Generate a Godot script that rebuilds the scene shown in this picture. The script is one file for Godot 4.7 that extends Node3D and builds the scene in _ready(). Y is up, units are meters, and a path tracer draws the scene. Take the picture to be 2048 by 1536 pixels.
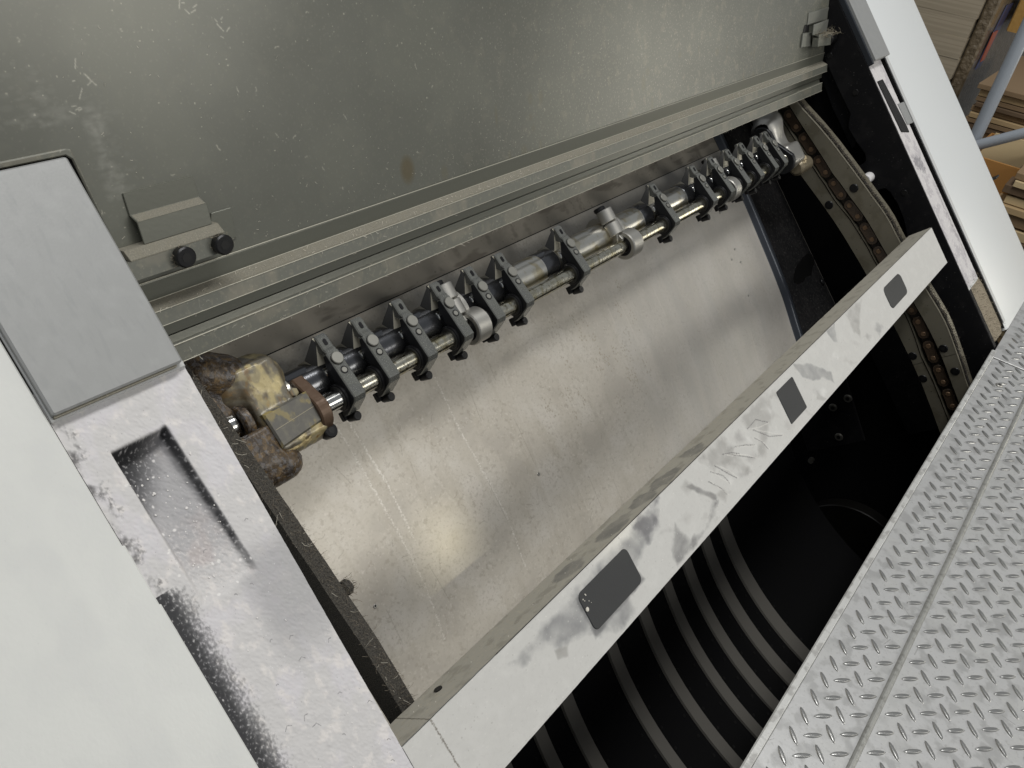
extends Node3D
# Gripper bar and delivery opening of a printing press, seen over the tread plate.
# x runs across the machine, s down its 45 degree front, D into the machine from that front.

const H := 1.45
const C := 0.70710678
const EX := Vector3(1, 0, 0)
const ES := Vector3(0, -C, C)
const EN := Vector3(0, -C, -C)
const LU := Vector3(0, 0.97, -0.243)
const LN := Vector3(0, 0.243, 0.97)

var rng := RandomNumberGenerator.new()
var used := {}
var M := {}

func P(x: float, D: float, s: float) -> Vector3:
	return Vector3(x, H - C * (D + s), C * (s - D))

func W(x: float, y: float, z: float) -> Vector3:
	return Vector3(x, H + y, z)

func L(x: float, t: float, h: float) -> Vector3:
	return W(x, -0.297, -0.476) + LU * t + LN * h

# ---------------------------------------------------------------- naming
func numbered(called: String) -> String:
	var k: int = used.get(called, -1) + 1
	used[called] = k
	return called if k == 0 else "%s_%03d" % [called, k]

func tag(o: Node3D, label: String, category: String, group := "", kind := "") -> void:
	o.set_meta("label", label)
	o.set_meta("category", category)
	if group: o.set_meta("group", group)
	if kind: o.set_meta("kind", kind)

func thing(called: String, at: Vector3, label: String, category: String, group := "") -> Node3D:
	var o := Node3D.new()
	o.name = numbered(called)
	o.position = at
	add_child(o)
	tag(o, label, category, group)
	return o

func wpos(n: Node) -> Vector3:
	var p := Vector3.ZERO
	while n != self and n != null:
		p += (n as Node3D).position
		n = n.get_parent()
	return p

func new_st() -> SurfaceTool:
	var st := SurfaceTool.new()
	st.begin(Mesh.PRIMITIVE_TRIANGLES)
	return st

func centred(st: SurfaceTool) -> Array:
	st.generate_normals()
	var m := st.commit()
	var c := m.get_aabb().get_center()
	var s2 := SurfaceTool.new()
	s2.append_from(m, 0, Transform3D(Basis(), -c))
	return [s2.commit(), c]

func obj(called: String, st: SurfaceTool, m: Material, parent: Node = self, kind := "", label := "") -> MeshInstance3D:
	var r := centred(st)
	var o := MeshInstance3D.new()
	o.name = called if parent != self else numbered(called)
	o.mesh = r[0]
	o.material_override = m
	parent.add_child(o, true)
	o.position = r[1] - wpos(parent)
	if kind: o.set_meta("kind", kind)
	if label: o.set_meta("label", label)
	return o

# ---------------------------------------------------------------- shapes
func tri(st: SurfaceTool, a: Vector3, b: Vector3, c: Vector3, ua := Vector2(), ub := Vector2(), uc := Vector2()) -> void:
	st.set_uv(ua); st.add_vertex(a)
	st.set_uv(ub); st.add_vertex(b)
	st.set_uv(uc); st.add_vertex(c)

func quad(st: SurfaceTool, a: Vector3, b: Vector3, c: Vector3, d: Vector3, u := [Vector2(0, 0), Vector2(1, 0), Vector2(1, 1), Vector2(0, 1)]) -> void:
	# a b c d run anticlockwise seen from outside
	tri(st, a, c, b, u[0], u[2], u[1])
	tri(st, a, d, c, u[0], u[3], u[2])

func inset(poly: PackedVector2Array, b: float, sgn: float) -> PackedVector2Array:
	var n := poly.size()
	var r := PackedVector2Array()
	for i in n:
		var e0 := (poly[i] - poly[(i + n - 1) % n]).normalized()
		var e1 := (poly[(i + 1) % n] - poly[i]).normalized()
		var n0 := Vector2(-e0.y, e0.x) * sgn
		var n1 := Vector2(-e1.y, e1.x) * sgn
		var k := n0 + n1
		var l := maxf(k.length_squared(), 0.8)
		r.append(poly[i] + k * (2.0 * b / l))
	return r

func ext(st: SurfaceTool, o: Vector3, u: Vector3, v: Vector3, w: Vector3, poly: PackedVector2Array, h0: float, h1: float, bev := 0.0, smooth := false) -> void:
	var area := 0.0
	var n := poly.size()
	for i in n: area += poly[i].cross(poly[(i + 1) % n])
	var det := u.cross(v).dot(w)
	var flip := area * det * (h1 - h0) < 0.0
	var rings := []
	if bev > 0.0:
		var ins := inset(poly, bev, signf(area))
		var sb := bev * signf(h1 - h0)
		rings = [[h0, ins], [h0 + sb, poly], [h1 - sb, poly], [h1, ins]]
	else:
		rings = [[h0, poly], [h1, poly]]
	var per := PackedFloat32Array([0.0])
	for i in n: per.append(per[i] + poly[i].distance_to(poly[(i + 1) % n]))
	for k in rings.size() - 1:
		st.set_smooth_group(k + 1 if smooth else -1)
		var p0: PackedVector2Array = rings[k][1]
		var p1: PackedVector2Array = rings[k + 1][1]
		for i in n:
			var j := (i + 1) % n
			var a := o + u * p0[i].x + v * p0[i].y + w * float(rings[k][0])
			var b := o + u * p0[j].x + v * p0[j].y + w * float(rings[k][0])
			var c := o + u * p1[j].x + v * p1[j].y + w * float(rings[k + 1][0])
			var d := o + u * p1[i].x + v * p1[i].y + w * float(rings[k + 1][0])
			var uv := [Vector2(per[i], rings[k][0]), Vector2(per[i + 1], rings[k][0]), Vector2(per[i + 1], rings[k + 1][0]), Vector2(per[i], rings[k + 1][0])]
			if flip: quad(st, d, c, b, a, [uv[3], uv[2], uv[1], uv[0]])
			else: quad(st, a, b, c, d, uv)
	st.set_smooth_group(-1)
	for e in [0, rings.size() - 1]:
		var pp: PackedVector2Array = rings[e][1]
		var idx := Geometry2D.triangulate_polygon(pp)
		for t in range(0, idx.size(), 3):
			var q := [pp[idx[t]], pp[idx[t + 1]], pp[idx[t + 2]]]
			var p3 := []
			for z in q: p3.append(o + u * z.x + v * z.y + w * float(rings[e][0]))
			var outw := w * (signf(h1 - h0) if e > 0 else -signf(h1 - h0))
			var nn: Vector3 = (p3[1] - p3[0]).cross(p3[2] - p3[0])
			if nn.dot(outw) > 0.0: tri(st, p3[0], p3[2], p3[1], q[0], q[2], q[1])
			else: tri(st, p3[0], p3[1], p3[2], q[0], q[1], q[2])

func pv(a: Array) -> PackedVector2Array:
	var r := PackedVector2Array()
	for i in range(0, a.size(), 2): r.append(Vector2(a[i], a[i + 1]))
	return r

func rect(x0: float, y0: float, x1: float, y1: float) -> PackedVector2Array:
	return pv([x0, y0, x1, y0, x1, y1, x0, y1])

func rrect(x0: float, y0: float, x1: float, y1: float, r: float, k := 4) -> PackedVector2Array:
	var q := PackedVector2Array()
	var cs := [[x1 - r, y1 - r, 0.0], [x0 + r, y1 - r, PI / 2], [x0 + r, y0 + r, PI], [x1 - r, y0 + r, PI * 1.5]]
	for c in cs:
		for i in k + 1:
			var a: float = c[2] + PI / 2 * i / k
			q.append(Vector2(c[0] + r * cos(a), c[1] + r * sin(a)))
	return q

func circ(r: float, n := 24, cx := 0.0, cy := 0.0) -> PackedVector2Array:
	var q := PackedVector2Array()
	for i in n: q.append(Vector2(cx + r * cos(TAU * i / n), cy + r * sin(TAU * i / n)))
	return q

# prism along x with outline in (s, D)
func px(st: SurfaceTool, poly: PackedVector2Array, x0: float, x1: float, bev := 0.0, smooth := false) -> void:
	ext(st, P(0, 0, 0), ES, EN, EX, poly, x0, x1, bev, smooth)

# slab in the front slope: outline in (x, s), between depths
func pd(st: SurfaceTool, poly: PackedVector2Array, d0: float, d1: float, bev := 0.0, smooth := false) -> void:
	ext(st, P(0, 0, 0), EX, ES, EN, poly, d0, d1, bev, smooth)

func cyl(st: SurfaceTool, a: Vector3, b: Vector3, r: float, n := 24, bev := 0.0) -> void:
	var w := (b - a).normalized()
	var u := w.cross(Vector3(0.31, 0.9, 0.17)).normalized()
	ext(st, a, u, w.cross(u), w, circ(r, n), 0.0, a.distance_to(b), bev, true)

func ring(st: SurfaceTool, a: Vector3, b: Vector3, ro: float, ri: float, n := 28, bev := 0.0008) -> void:
	var w := (b - a).normalized()
	var u := w.cross(Vector3(0.31, 0.9, 0.17)).normalized()
	var v := w.cross(u)
	var l := a.distance_to(b)
	var prof := [Vector2(0, ri), Vector2(0, ro - bev), Vector2(bev, ro), Vector2(l - bev, ro), Vector2(l, ro - bev), Vector2(l, ri), Vector2(0, ri)]
	for k in prof.size() - 1:
		st.set_smooth_group(k + 1)
		for i in n:
			var q := []
			for e in [[k, i], [k, i + 1], [k + 1, i + 1], [k + 1, i]]:
				var t: float = TAU * e[1] / n
				q.append(a + w * prof[e[0]].x + (u * cos(t) + v * sin(t)) * prof[e[0]].y)
			quad(st, q[0], q[1], q[2], q[3])
	st.set_smooth_group(-1)

func socket(parent: Node, called: String, base: Vector3, dir: Vector3, r: float, l: float, m: Material) -> void:
	# socket head cap screw with its hexagon recess
	var st := new_st()
	var w := dir.normalized()
	var u := w.cross(Vector3(0.31, 0.9, 0.17)).normalized()
	ext(st, base, u, w.cross(u), w, circ(r, 20), 0.0, l, r * 0.14, true)
	var o := obj(called, st, m, parent)
	st = new_st()
	ext(st, base, u, w.cross(u), w, circ(r * 0.5, 6), l, l + r * 0.03, 0.0)
	obj("socket", st, M.hole, o)

# seamless loft of a height field: f(i, j) -> point
func grid(st: SurfaceTool, nx: int, ny: int, f: Callable, flip := false) -> void:
	st.set_smooth_group(0)
	var pts := []
	for j in ny + 1:
		var row := PackedVector3Array()
		for i in nx + 1: row.append(f.call(float(i) / nx, float(j) / ny))
		pts.append(row)
	for j in ny:
		for i in nx:
			var u := [Vector2(float(i) / nx, float(j) / ny), Vector2(float(i + 1) / nx, float(j) / ny), Vector2(float(i + 1) / nx, float(j + 1) / ny), Vector2(float(i) / nx, float(j + 1) / ny)]
			if flip: quad(st, pts[j + 1][i], pts[j + 1][i + 1], pts[j][i + 1], pts[j][i], [u[3], u[2], u[1], u[0]])
			else: quad(st, pts[j][i], pts[j][i + 1], pts[j + 1][i + 1], pts[j + 1][i], u)
	st.set_smooth_group(-1)

func interp(tab: Array, s: float) -> float:
	# table of [s, value] pairs, smooth in between
	var n := tab.size()
	if s <= tab[0][0]: return tab[0][1] + (tab[1][1] - tab[0][1]) / (tab[1][0] - tab[0][0]) * (s - tab[0][0])
	for i in n - 1:
		if s <= tab[i + 1][0]:
			var t: float = (s - tab[i][0]) / (tab[i + 1][0] - tab[i][0])
			return cubic_interpolate(tab[i][1], tab[i + 1][1], tab[maxi(i - 1, 0)][1], tab[mini(i + 2, n - 1)][1], t)
	return tab[n - 1][1] + (tab[n - 1][1] - tab[n - 2][1]) / (tab[n - 1][0] - tab[n - 2][0]) * (s - tab[n - 1][0])

func lint(called: String, parent: Node, m: Material, n: int, where: Callable, lmin: float, lmax: float, r: float, stray := 0.6) -> void:
	# many short bent paper fibres lying on or sticking out of an edge; where() -> [point, outward direction]
	var st := new_st()
	st.set_smooth_group(-1)
	for i in n:
		var w: Array = where.call()
		var p: Vector3 = w[0]
		var dir = (w[1] * stray + Vector3(rng.randfn(), rng.randfn(), rng.randfn()) * 0.55).normalized()
		var bend := Vector3(rng.randfn(), rng.randfn(), rng.randfn()) * 0.7
		var l := rng.randf_range(lmin, lmax) * (0.5 + rng.randf())
		var k := 3
		for e in k:
			var q = p + dir * (l / k)
			var side = dir.cross(Vector3(0.2, 0.5, 0.84)).normalized() * r
			var up = dir.cross(side).normalized() * r
			tri(st, p + side, p - side, q + side)
			tri(st, p - side, q - side, q + side)
			tri(st, p + up, p - side, q + up)
			tri(st, p - side, q - side, q + up)
			p = q
			dir = (dir + bend * 0.5).normalized()
	obj(called, st, m, parent, "stuff")

# ---------------------------------------------------------------- painted textures (what surfaces are made of)
func noise(sd: int, f: float, oct := 4, kind := FastNoiseLite.TYPE_SIMPLEX_SMOOTH) -> FastNoiseLite:
	var n := FastNoiseLite.new()
	n.seed = sd
	n.noise_type = kind
	n.frequency = f
	n.fractal_octaves = oct
	return n

func bytes(n: FastNoiseLite, w: int, h: int, sx := 1, sy := 1, seamless := false) -> PackedByteArray:
	var im: Image = n.get_seamless_image(w, h) if seamless else n.get_image(maxi(w / sx, 2), maxi(h / sy, 2))
	if not seamless and (sx > 1 or sy > 1): im.resize(w, h, Image.INTERPOLATE_CUBIC)
	im.convert(Image.FORMAT_L8)
	return im.get_data()

class Cv:
	var w: int
	var h: int
	var d: PackedFloat32Array
	var rg := RandomNumberGenerator.new()
	func _init(ww: int, hh: int, col: Color, sd := 1) -> void:
		w = ww; h = hh; rg.seed = sd
		d.resize(w * h * 3)
		for i in w * h:
			d[i * 3] = col.r; d[i * 3 + 1] = col.g; d[i * 3 + 2] = col.b
	func mix(b: PackedByteArray, lo: float, hi: float, col: Color, amt: float, gate := PackedByteArray()) -> void:
		var lut := PackedFloat32Array()
		for v in 256: lut.append(smoothstep(lo, hi, v / 255.0) * amt if hi > lo else (1.0 - smoothstep(hi, lo, v / 255.0)) * amt)
		var g := gate.size() > 0
		for i in w * h:
			var t := lut[b[i]]
			if t <= 0.003: continue
			if g: t *= gate[i] / 255.0
			var k := i * 3
			d[k] += (col.r - d[k]) * t
			d[k + 1] += (col.g - d[k + 1]) * t
			d[k + 2] += (col.b - d[k + 2]) * t
	func dot(x: float, y: float, rx: float, ry: float, col: Color, a: float) -> void:
		for j in range(maxi(0, floori(y - ry)), mini(h, ceili(y + ry) + 1)):
			for i in range(maxi(0, floori(x - rx)), mini(w, ceili(x + rx) + 1)):
				var q := Vector2((i + 0.5 - x) / rx, (j + 0.5 - y) / ry).length()
				if q >= 1.0: continue
				var t := a * minf(1.0, (1.0 - q) * 2.0)
				var k := (j * w + i) * 3
				d[k] += (col.r - d[k]) * t; d[k + 1] += (col.g - d[k + 1]) * t; d[k + 2] += (col.b - d[k + 2]) * t
	func specks(n: int, r0: float, r1: float, col: Color, a: float) -> void:
		for i in n:
			var r := lerpf(r0, r1, rg.randf() * rg.randf())
			dot(rg.randf() * w, rg.randf() * h, r, r, col, a * (0.4 + 0.6 * rg.randf()))
	func line(pts: Array, wd: float, col: Color, a: float, jit := 0.0, gap := 0.0) -> void:
		for i in pts.size() - 1:
			var p: Vector2 = pts[i]
			var q: Vector2 = pts[i + 1]
			var n := maxi(1, int(p.distance_to(q) / maxf(0.6, wd * 0.4)))
			for k in n:
				if rg.randf() < gap: continue
				var c := p.lerp(q, float(k) / n) + Vector2(rg.randfn(), rg.randfn()) * jit
				var r := wd * (0.6 + 0.8 * rg.randf()) * 0.5
				dot(c.x, c.y, maxf(r, 0.8), maxf(r, 0.8), col, a * (0.5 + 0.5 * rg.randf()))
	func hairs(n: int, l0: float, l1: float, col: Color, a: float) -> void:
		for i in n:
			var p := Vector2(rg.randf() * w, rg.randf() * h)
			var an := rg.randf() * TAU
			var pts := [p]
			for k in 4:
				p += Vector2(cos(an), sin(an)) * rg.randf_range(l0, l1) * 0.25
				an += rg.randfn() * 0.8
				pts.append(p)
			line(pts, 1.6, col, a)
	func smear(poly: PackedVector2Array, b: PackedByteArray, edge: float, rag: float, col: Color, a: float) -> void:
		# a wiped patch: polygon whose border is made ragged by noise
		var lo := Vector2(1e9, 1e9); var hi := -lo
		for p in poly: lo = lo.min(p); hi = hi.max(p)
		for j in range(maxi(0, int(lo.y - rag)), mini(h, int(hi.y + rag) + 1)):
			for i in range(maxi(0, int(lo.x - rag)), mini(w, int(hi.x + rag) + 1)):
				var n := b[j * w + i] / 255.0 - 0.5
				var p := Vector2(i, j)
				var dd := 1e9
				for k in poly.size():
					dd = minf(dd, p.distance_to(Geometry2D.get_closest_point_to_segment(p, poly[k], poly[(k + 1) % poly.size()])))
				if not Geometry2D.is_point_in_polygon(p, poly): dd = -dd
				var t := clampf((dd + n * rag * 2.0) / edge, 0.0, 1.0) * a * (0.75 + n * 0.8)
				if t <= 0.0: continue
				var k2 := (j * w + i) * 3
				d[k2] += (col.r - d[k2]) * t; d[k2 + 1] += (col.g - d[k2 + 1]) * t; d[k2 + 2] += (col.b - d[k2 + 2]) * t
	func tex() -> ImageTexture:
		var o := PackedByteArray()
		o.resize(w * h * 3)
		for i in w * h * 3: o[i] = int(clampf(d[i], 0.0, 1.0) * 255.0)
		return ImageTexture.create_from_image(Image.create_from_data(w, h, false, Image.FORMAT_RGB8, o))

func gray(sd: int, f: float, size := 512, oct := 5, kind := FastNoiseLite.TYPE_SIMPLEX_SMOOTH) -> ImageTexture:
	var im: Image = noise(sd, f, oct, kind).get_seamless_image(size, size)
	im.convert(Image.FORMAT_L8)
	return ImageTexture.create_from_image(im)

func mat(col: Color, rough := 0.5, metal := 0.0, opt := {}) -> StandardMaterial3D:
	var m := StandardMaterial3D.new()
	m.albedo_color = col
	m.roughness = rough
	m.metallic = metal
	if opt.has("tex"):
		m.albedo_texture = opt.tex
		m.albedo_color = opt.get("tint", Color.WHITE)
	if opt.has("bump"):
		m.heightmap_enabled = true
		m.heightmap_texture = opt.bump
		m.heightmap_scale = opt.get("deep", 0.05)
	if opt.has("tri"):
		m.uv1_triplanar = true
		m.uv1_world_triplanar = opt.get("world", true)
		m.uv1_scale = Vector3.ONE * float(opt.tri)
	if opt.has("rtex"):
		m.roughness_texture = opt.rtex
	if opt.has("spec"): m.metallic_specular = opt.spec
	if opt.has("coat"):
		m.clearcoat_enabled = true
		m.clearcoat = opt.coat
		m.clearcoat_roughness = opt.get("coat_rough", 0.1)
	if opt.has("rim"):
		m.rim_enabled = true
		m.rim = opt.rim
		m.rim_tint = 0.6
	if opt.has("clip"): m.texture_repeat = false
	return m

func S(hex: String) -> Color:
	return Color(hex)

# ---------------------------------------------------------------- the scene
func _ready() -> void:
	rng.seed = 7
	# camera: held by hand over the tread plate, tilted
	var cam := Camera3D.new()
	cam.name = "camera"
	cam.transform = Transform3D(Basis(Vector3(0.6363, 0.1109, 0.7634), Vector3(0.4075, 0.7920, -0.4547), Vector3(-0.6550, 0.6004, 0.4587)).orthonormalized(), Vector3(0, H, 0))
	cam.fov = 53.0
	cam.near = 0.02
	cam.far = 60.0
	add_child(cam)
	cam.make_current()
	# the light of the hall: dim white surroundings, fluorescent fittings overhead and two farther off
	var env := Environment.new()
	env.background_mode = Environment.BG_COLOR
	env.background_color = Color(0.50, 0.51, 0.52)
	env.background_energy_multiplier = 1.0
	env.tonemap_mode = Environment.TONE_MAPPER_LINEAR
	env.tonemap_exposure = 1.08
	env.sdfgi_enabled = true
	env.ssao_enabled = true
	env.ssil_enabled = true
	var we := WorldEnvironment.new()
	we.name = "surroundings"
	we.environment = env
	add_child(we)
	lamp("ceiling_lamp", W(0.6, 2.4, 0.02), W(0.65, -0.5, -0.1), Vector2(2.4, 0.5), 4.9, Color(1.0, 0.995, 0.985))
	lamp("hall_lamp", W(1.5, 1.05, 2.6), W(0.5, -0.6, -0.3), Vector2(2.0, 0.9), 2.7, Color(1.0, 0.985, 0.95))
	lamp("gate_lamp", W(3.40, -0.27, 1.10), W(0.9, -0.27, -0.48), Vector2(0.9, 0.4), 0.5, Color(1.0, 0.98, 0.92))
	var spot := SpotLight3D.new()  # added spot, no such lamp known; lays the bright patch on the plate
	spot.name = "added_patch_spot"
	spot.light_color = Color(1.0, 0.97, 0.86)
	spot.light_energy = 2.5
	spot.light_size = 0.03
	spot.spot_angle = 1.15
	spot.spot_angle_attenuation = 0.8
	spot.spot_range = 6.0
	spot.spot_attenuation = 2.0
	spot.shadow_enabled = true
	add_child(spot)
	spot.look_at_from_position(W(0.92, 0.88, 1.2), W(0.412, -0.617, -0.34), Vector3(0.1, 1, 0).normalized())
	materials()
	floor_and_stock()
	side_frame_near()
	side_frame_far()
	interior()
	drum_guide()
	guide_plate()
	rails()
	chain()
	lid()
	beam()
	gripper_bar()
	tread_plates()

func lamp(called: String, at: Vector3, to: Vector3, size: Vector2, e: float, col: Color) -> void:
	var l := AreaLight3D.new()
	l.name = called
	l.area_size = size
	l.light_energy = e
	l.light_color = col
	l.area_range = 12.0
	l.area_attenuation = 2.0
	l.shadow_enabled = true
	add_child(l)
	l.look_at_from_position(at, to, Vector3(0.1, 0.2, 1).normalized())

func materials() -> void:
	M.fine = gray(3, 0.09, 512)
	M.peel = gray(4, 0.035, 512, 3)
	M.lumps = gray(5, 0.02, 512, 6)
	M.hole = mat(S("#070707"), 0.6)
	# worn dark steel of the grippers
	var c := Cv.new(256, 256, S("#767772"), 11)
	c.mix(bytes(noise(12, 0.03, 5), 256, 256, 1, 1, true), 0.45, 0.8, S("#8b8c87"), 0.4)
	c.mix(bytes(noise(13, 0.015, 4), 256, 256, 1, 1, true), 0.55, 0.3, S("#6c6d6d"), 0.4)
	c.specks(12, 0.8, 1.4, S("#b3b1a8"), 0.4)
	var dark := c.tex()
	M.grip = mat(S("#5c5d5c"), 0.44, 0.45, {"tex": dark, "tri": 14.0, "rtex": M.fine, "bump": M.fine, "deep": 0.004})
	M.grip_side = mat(S("#2e2f31"), 0.42, 0.5, {"bump": M.fine, "tri": 20.0, "deep": 0.004})
	M.grip_dark = mat(S("#1d1d1f"), 0.4, 0.5)
	M.pin_head = mat(S("#93928b"), 0.45, 0.6, {"bump": M.fine, "tri": 40.0, "deep": 0.003})
	M.holder = mat(S("#c2bdad"), 0.36, 0.25, {"bump": M.fine, "tri": 12.0, "deep": 0.003})
	M.cheek = mat(S("#2f2f2e"), 0.4, 0.3, {"bump": M.fine, "tri": 14.0, "deep": 0.004})  # dark tone painting shade on pad holder sides; snap rings too
	M.blue_steel = mat(S("#68696c"), 0.2, 0.95, {"bump": M.fine, "tri": 10.0, "deep": 0.002})
	M.chrome = mat(S("#c9c9c6"), 0.14, 1.0)
	c = Cv.new(512, 512, S("#c9c6b8"), 21)
	c.mix(bytes(noise(22, 0.012, 5), 512, 512, 1, 1, true), 0.55, 0.72, S("#a39a78"), 0.7)
	c.mix(bytes(noise(23, 0.03, 5), 512, 512, 1, 1, true), 0.66, 0.8, S("#5d533b"), 0.7)
	c.specks(260, 1.0, 3.4, S("#efe9d0"), 0.7)
	M.shaft_thin = mat(S("#b3ae98"), 0.22, 1.0, {"tex": c.tex(), "tri": 9.0, "bump": M.fine, "deep": 0.003})
	c = Cv.new(512, 512, S("#d6d4cc"), 24)
	c.mix(bytes(noise(25, 0.01, 5), 512, 512, 1, 1, true), 0.60, 0.74, S("#a8976a"), 0.45)
	c.hairs(60, 4, 14, S("#f0ede2"), 0.7)
	M.shaft_thick = mat(S("#bdbab0"), 0.28, 1.0, {"tex": c.tex(), "tri": 7.0, "bump": M.fine, "deep": 0.003})
	M.alu = mat(S("#b5b3ad"), 0.42, 0.85, {"bump": M.fine, "tri": 22.0, "deep": 0.01})
	M.black_ox = mat(S("#272728"), 0.34, 0.6, {"bump": M.fine, "tri": 30.0, "deep": 0.003})
	# greased and rusted casting
	c = Cv.new(512, 512, S("#736e62"), 31)
	c.mix(bytes(noise(32, 0.010, 5), 512, 512, 1, 1, true), 0.49, 0.62, S("#b8a97c"), 0.9)
	c.mix(bytes(noise(33, 0.016, 5), 512, 512, 1, 1, true), 0.64, 0.8, S("#cdbd8a"), 0.9)
	c.mix(bytes(noise(34, 0.012, 5), 512, 512, 1, 1, true), 0.36, 0.22, S("#4f4230"), 0.8)
	c.mix(bytes(noise(35, 0.022, 5), 512, 512, 1, 1, true), 0.66, 0.82, S("#86602b"), 0.8)
	c.specks(600, 0.8, 2.2, S("#d3bf86"), 0.5)
	c.specks(500, 0.8, 2.2, S("#2b1d10"), 0.5)
	M.grease = mat(S("#807548"), 0.36, 0.15, {"tex": c.tex(), "tri": 5.5, "bump": M.lumps, "deep": 0.10, "coat": 0.3, "coat_rough": 0.25})
	c = Cv.new(512, 512, S("#4b3d2c"), 36)
	c.mix(bytes(noise(37, 0.02, 5), 512, 512, 1, 1, true), 0.56, 0.74, S("#80673f"), 0.8)
	c.mix(bytes(noise(38, 0.014, 5), 512, 512, 1, 1, true), 0.46, 0.32, S("#1d140c"), 0.95)
	c.mix(bytes(noise(39, 0.03, 4), 512, 512, 1, 1, true), 0.60, 0.7, S("#68676a"), 0.95)
	c.specks(5000, 0.8, 2.2, S("#b58f4d"), 0.7)
	c.specks(4000, 0.8, 2.2, S("#1b120a"), 0.7)
	M.rust = mat(S("#5a4021"), 0.5, 0.1, {"tex": c.tex(), "tri": 10.0, "bump": M.fine, "deep": 0.05, "coat": 0.3, "coat_rough": 0.3})
	c = Cv.new(512, 512, S("#64625d"), 40)
	c.mix(bytes(noise(41, 0.03, 5), 512, 512, 1, 1, true), 0.5, 0.8, S("#777468"), 0.7)
	c.mix(bytes(noise(47, 0.010, 5), 512, 512, 1, 1, true), 0.66, 0.8, S("#a8975f"), 0.9)
	c.hairs(60, 20, 90, S("#8f8b80"), 0.5)
	c.specks(300, 0.8, 2.5, S("#3d3a33"), 0.5)
	M.cap = mat(S("#64625d"), 0.42, 0.3, {"tex": c.tex(), "tri": 7.0, "bump": M.fine, "deep": 0.01})
	c = Cv.new(256, 256, S("#b5a377"), 48)
	c.mix(bytes(noise(49, 0.05, 5), 256, 256, 1, 1, true), 0.5, 0.8, S("#d2c294"), 0.8)
	c.mix(bytes(noise(50, 0.03, 5), 256, 256, 1, 1, true), 0.6, 0.8, S("#6f6247"), 0.8)
	M.crust = mat(S("#b5a377"), 0.6, 0.0, {"tex": c.tex(), "tri": 16.0, "bump": M.lumps, "deep": 0.03})
	M.flat_steel = mat(S("#77756e"), 0.38, 0.55, {"bump": M.fine, "tri": 16.0, "deep": 0.004})
	M.brown = mat(S("#5d4a3b"), 0.42, 0.35, {"bump": M.lumps, "tri": 16.0, "deep": 0.02})
	M.tar = mat(S("#0d0b09"), 0.18, 0.1, {"bump": M.lumps, "tri": 24.0, "deep": 0.12})
	# painted sheet: olive grey lid
	M.olive = mat(S("#67685f"), 0.34, 0.25, {"bump": M.peel, "tri": 12.0, "deep": 0.004})
	c = Cv.new(512, 512, S("#6d6e66"), 41)
	c.mix(bytes(noise(43, 0.008, 4), 512, 512, 1, 1, true), 0.5, 0.75, S("#8f897a"), 0.5)
	c.mix(bytes(noise(42, 0.06, 4), 512, 512, 1, 1, true), 0.6, 0.85, S("#9a9483"), 0.4)
	c.specks(1600, 0.7, 1.3, S("#c9c4b4"), 0.6)
	c.hairs(90, 4, 14, S("#d0cbbd"), 0.5)
	M.dusty = mat(S("#87877c"), 0.42, 0.15, {"tex": c.tex(), "tri": 4.5, "bump": M.peel, "deep": 0.005})
	c = Cv.new(512, 512, S("#78756a"), 44)
	c.mix(bytes(noise(45, 0.15, 3), 512, 512, 1, 1, true), 0.4, 0.75, S("#918c7e"), 0.6)
	c.mix(bytes(noise(46, 0.02, 5), 512, 512, 1, 1, true), 0.5, 0.3, S("#7d796c"), 0.8)
	c.specks(3000, 0.7, 1.5, S("#cfc7b3"), 0.8)
	M.dust = mat(S("#9a8f7c"), 0.95, 0.0, {"tex": c.tex(), "tri": 9.0, "bump": M.fine, "deep": 0.015})
	M.worn = mat(S("#b9b6a8"), 0.4, 0.3, {"bump": M.fine, "tri": 9.0, "deep": 0.02})  # pale tone of the painted edge highlights and dust on the lid folds
	M.fibre = mat(S("#d6d0c1"), 0.9)
	M.fibre_dark = mat(S("#8d8574"), 0.95)
	M.fibre_felt = mat(S("#6e665a"), 0.95)
	M.bracket = mat(S("#85867f"), 0.3, 0.45, {"bump": M.peel, "tri": 12.0, "deep": 0.003})
	c = Cv.new(512, 512, S("#989998"), 67)
	c.mix(bytes(noise(68, 0.012, 4), 512, 512, 1, 1, true), 0.5, 0.8, S("#9e9f9e"), 0.7)
	c.mix(bytes(noise(69, 0.02, 5), 512, 512, 1, 3), 0.70, 0.9, S("#838586"), 0.25)
	c.specks(60, 0.8, 1.6, S("#c4c4c3"), 0.5)
	M.cover = mat(S("#a3a5a6"), 0.48, 0.15, {"tex": c.tex(), "bump": M.fine, "tri": 11.0, "deep": 0.004})
	M.white = mat(S("#dee1e1"), 0.32, 0.0, {"bump": M.peel, "tri": 9.0, "deep": 0.006})
	c = Cv.new(512, 512, S("#d7d8d4"), 59)
	c.mix(bytes(noise(60, 0.006, 4), 512, 512, 1, 1, true), 0.45, 0.8, S("#d1d2cf"), 0.8)
	c.mix(bytes(noise(66, 0.03, 4), 512, 512, 1, 1, true), 0.6, 0.85, S("#d5d5d2"), 0.35)
	c.specks(40, 0.8, 2.0, S("#a9a8a4"), 0.5)
	M.white_soft = mat(S("#e4e4e0"), 0.4, 0.0, {"tex": c.tex(), "bump": M.fine, "tri": 7.0, "deep": 0.006})
	M.edge_paint = mat(S("#c6c7c6"), 0.45, 0.0, {"bump": M.fine, "tri": 14.0, "deep": 0.01})
	c = Cv.new(512, 512, S("#151517"), 51)
	c.mix(bytes(noise(52, 0.012, 5), 512, 512, 1, 1, true), 0.5, 0.8, S("#201f20"), 0.8)
	c.specks(420, 1.0, 2.6, S("#84817b"), 0.6)
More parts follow.
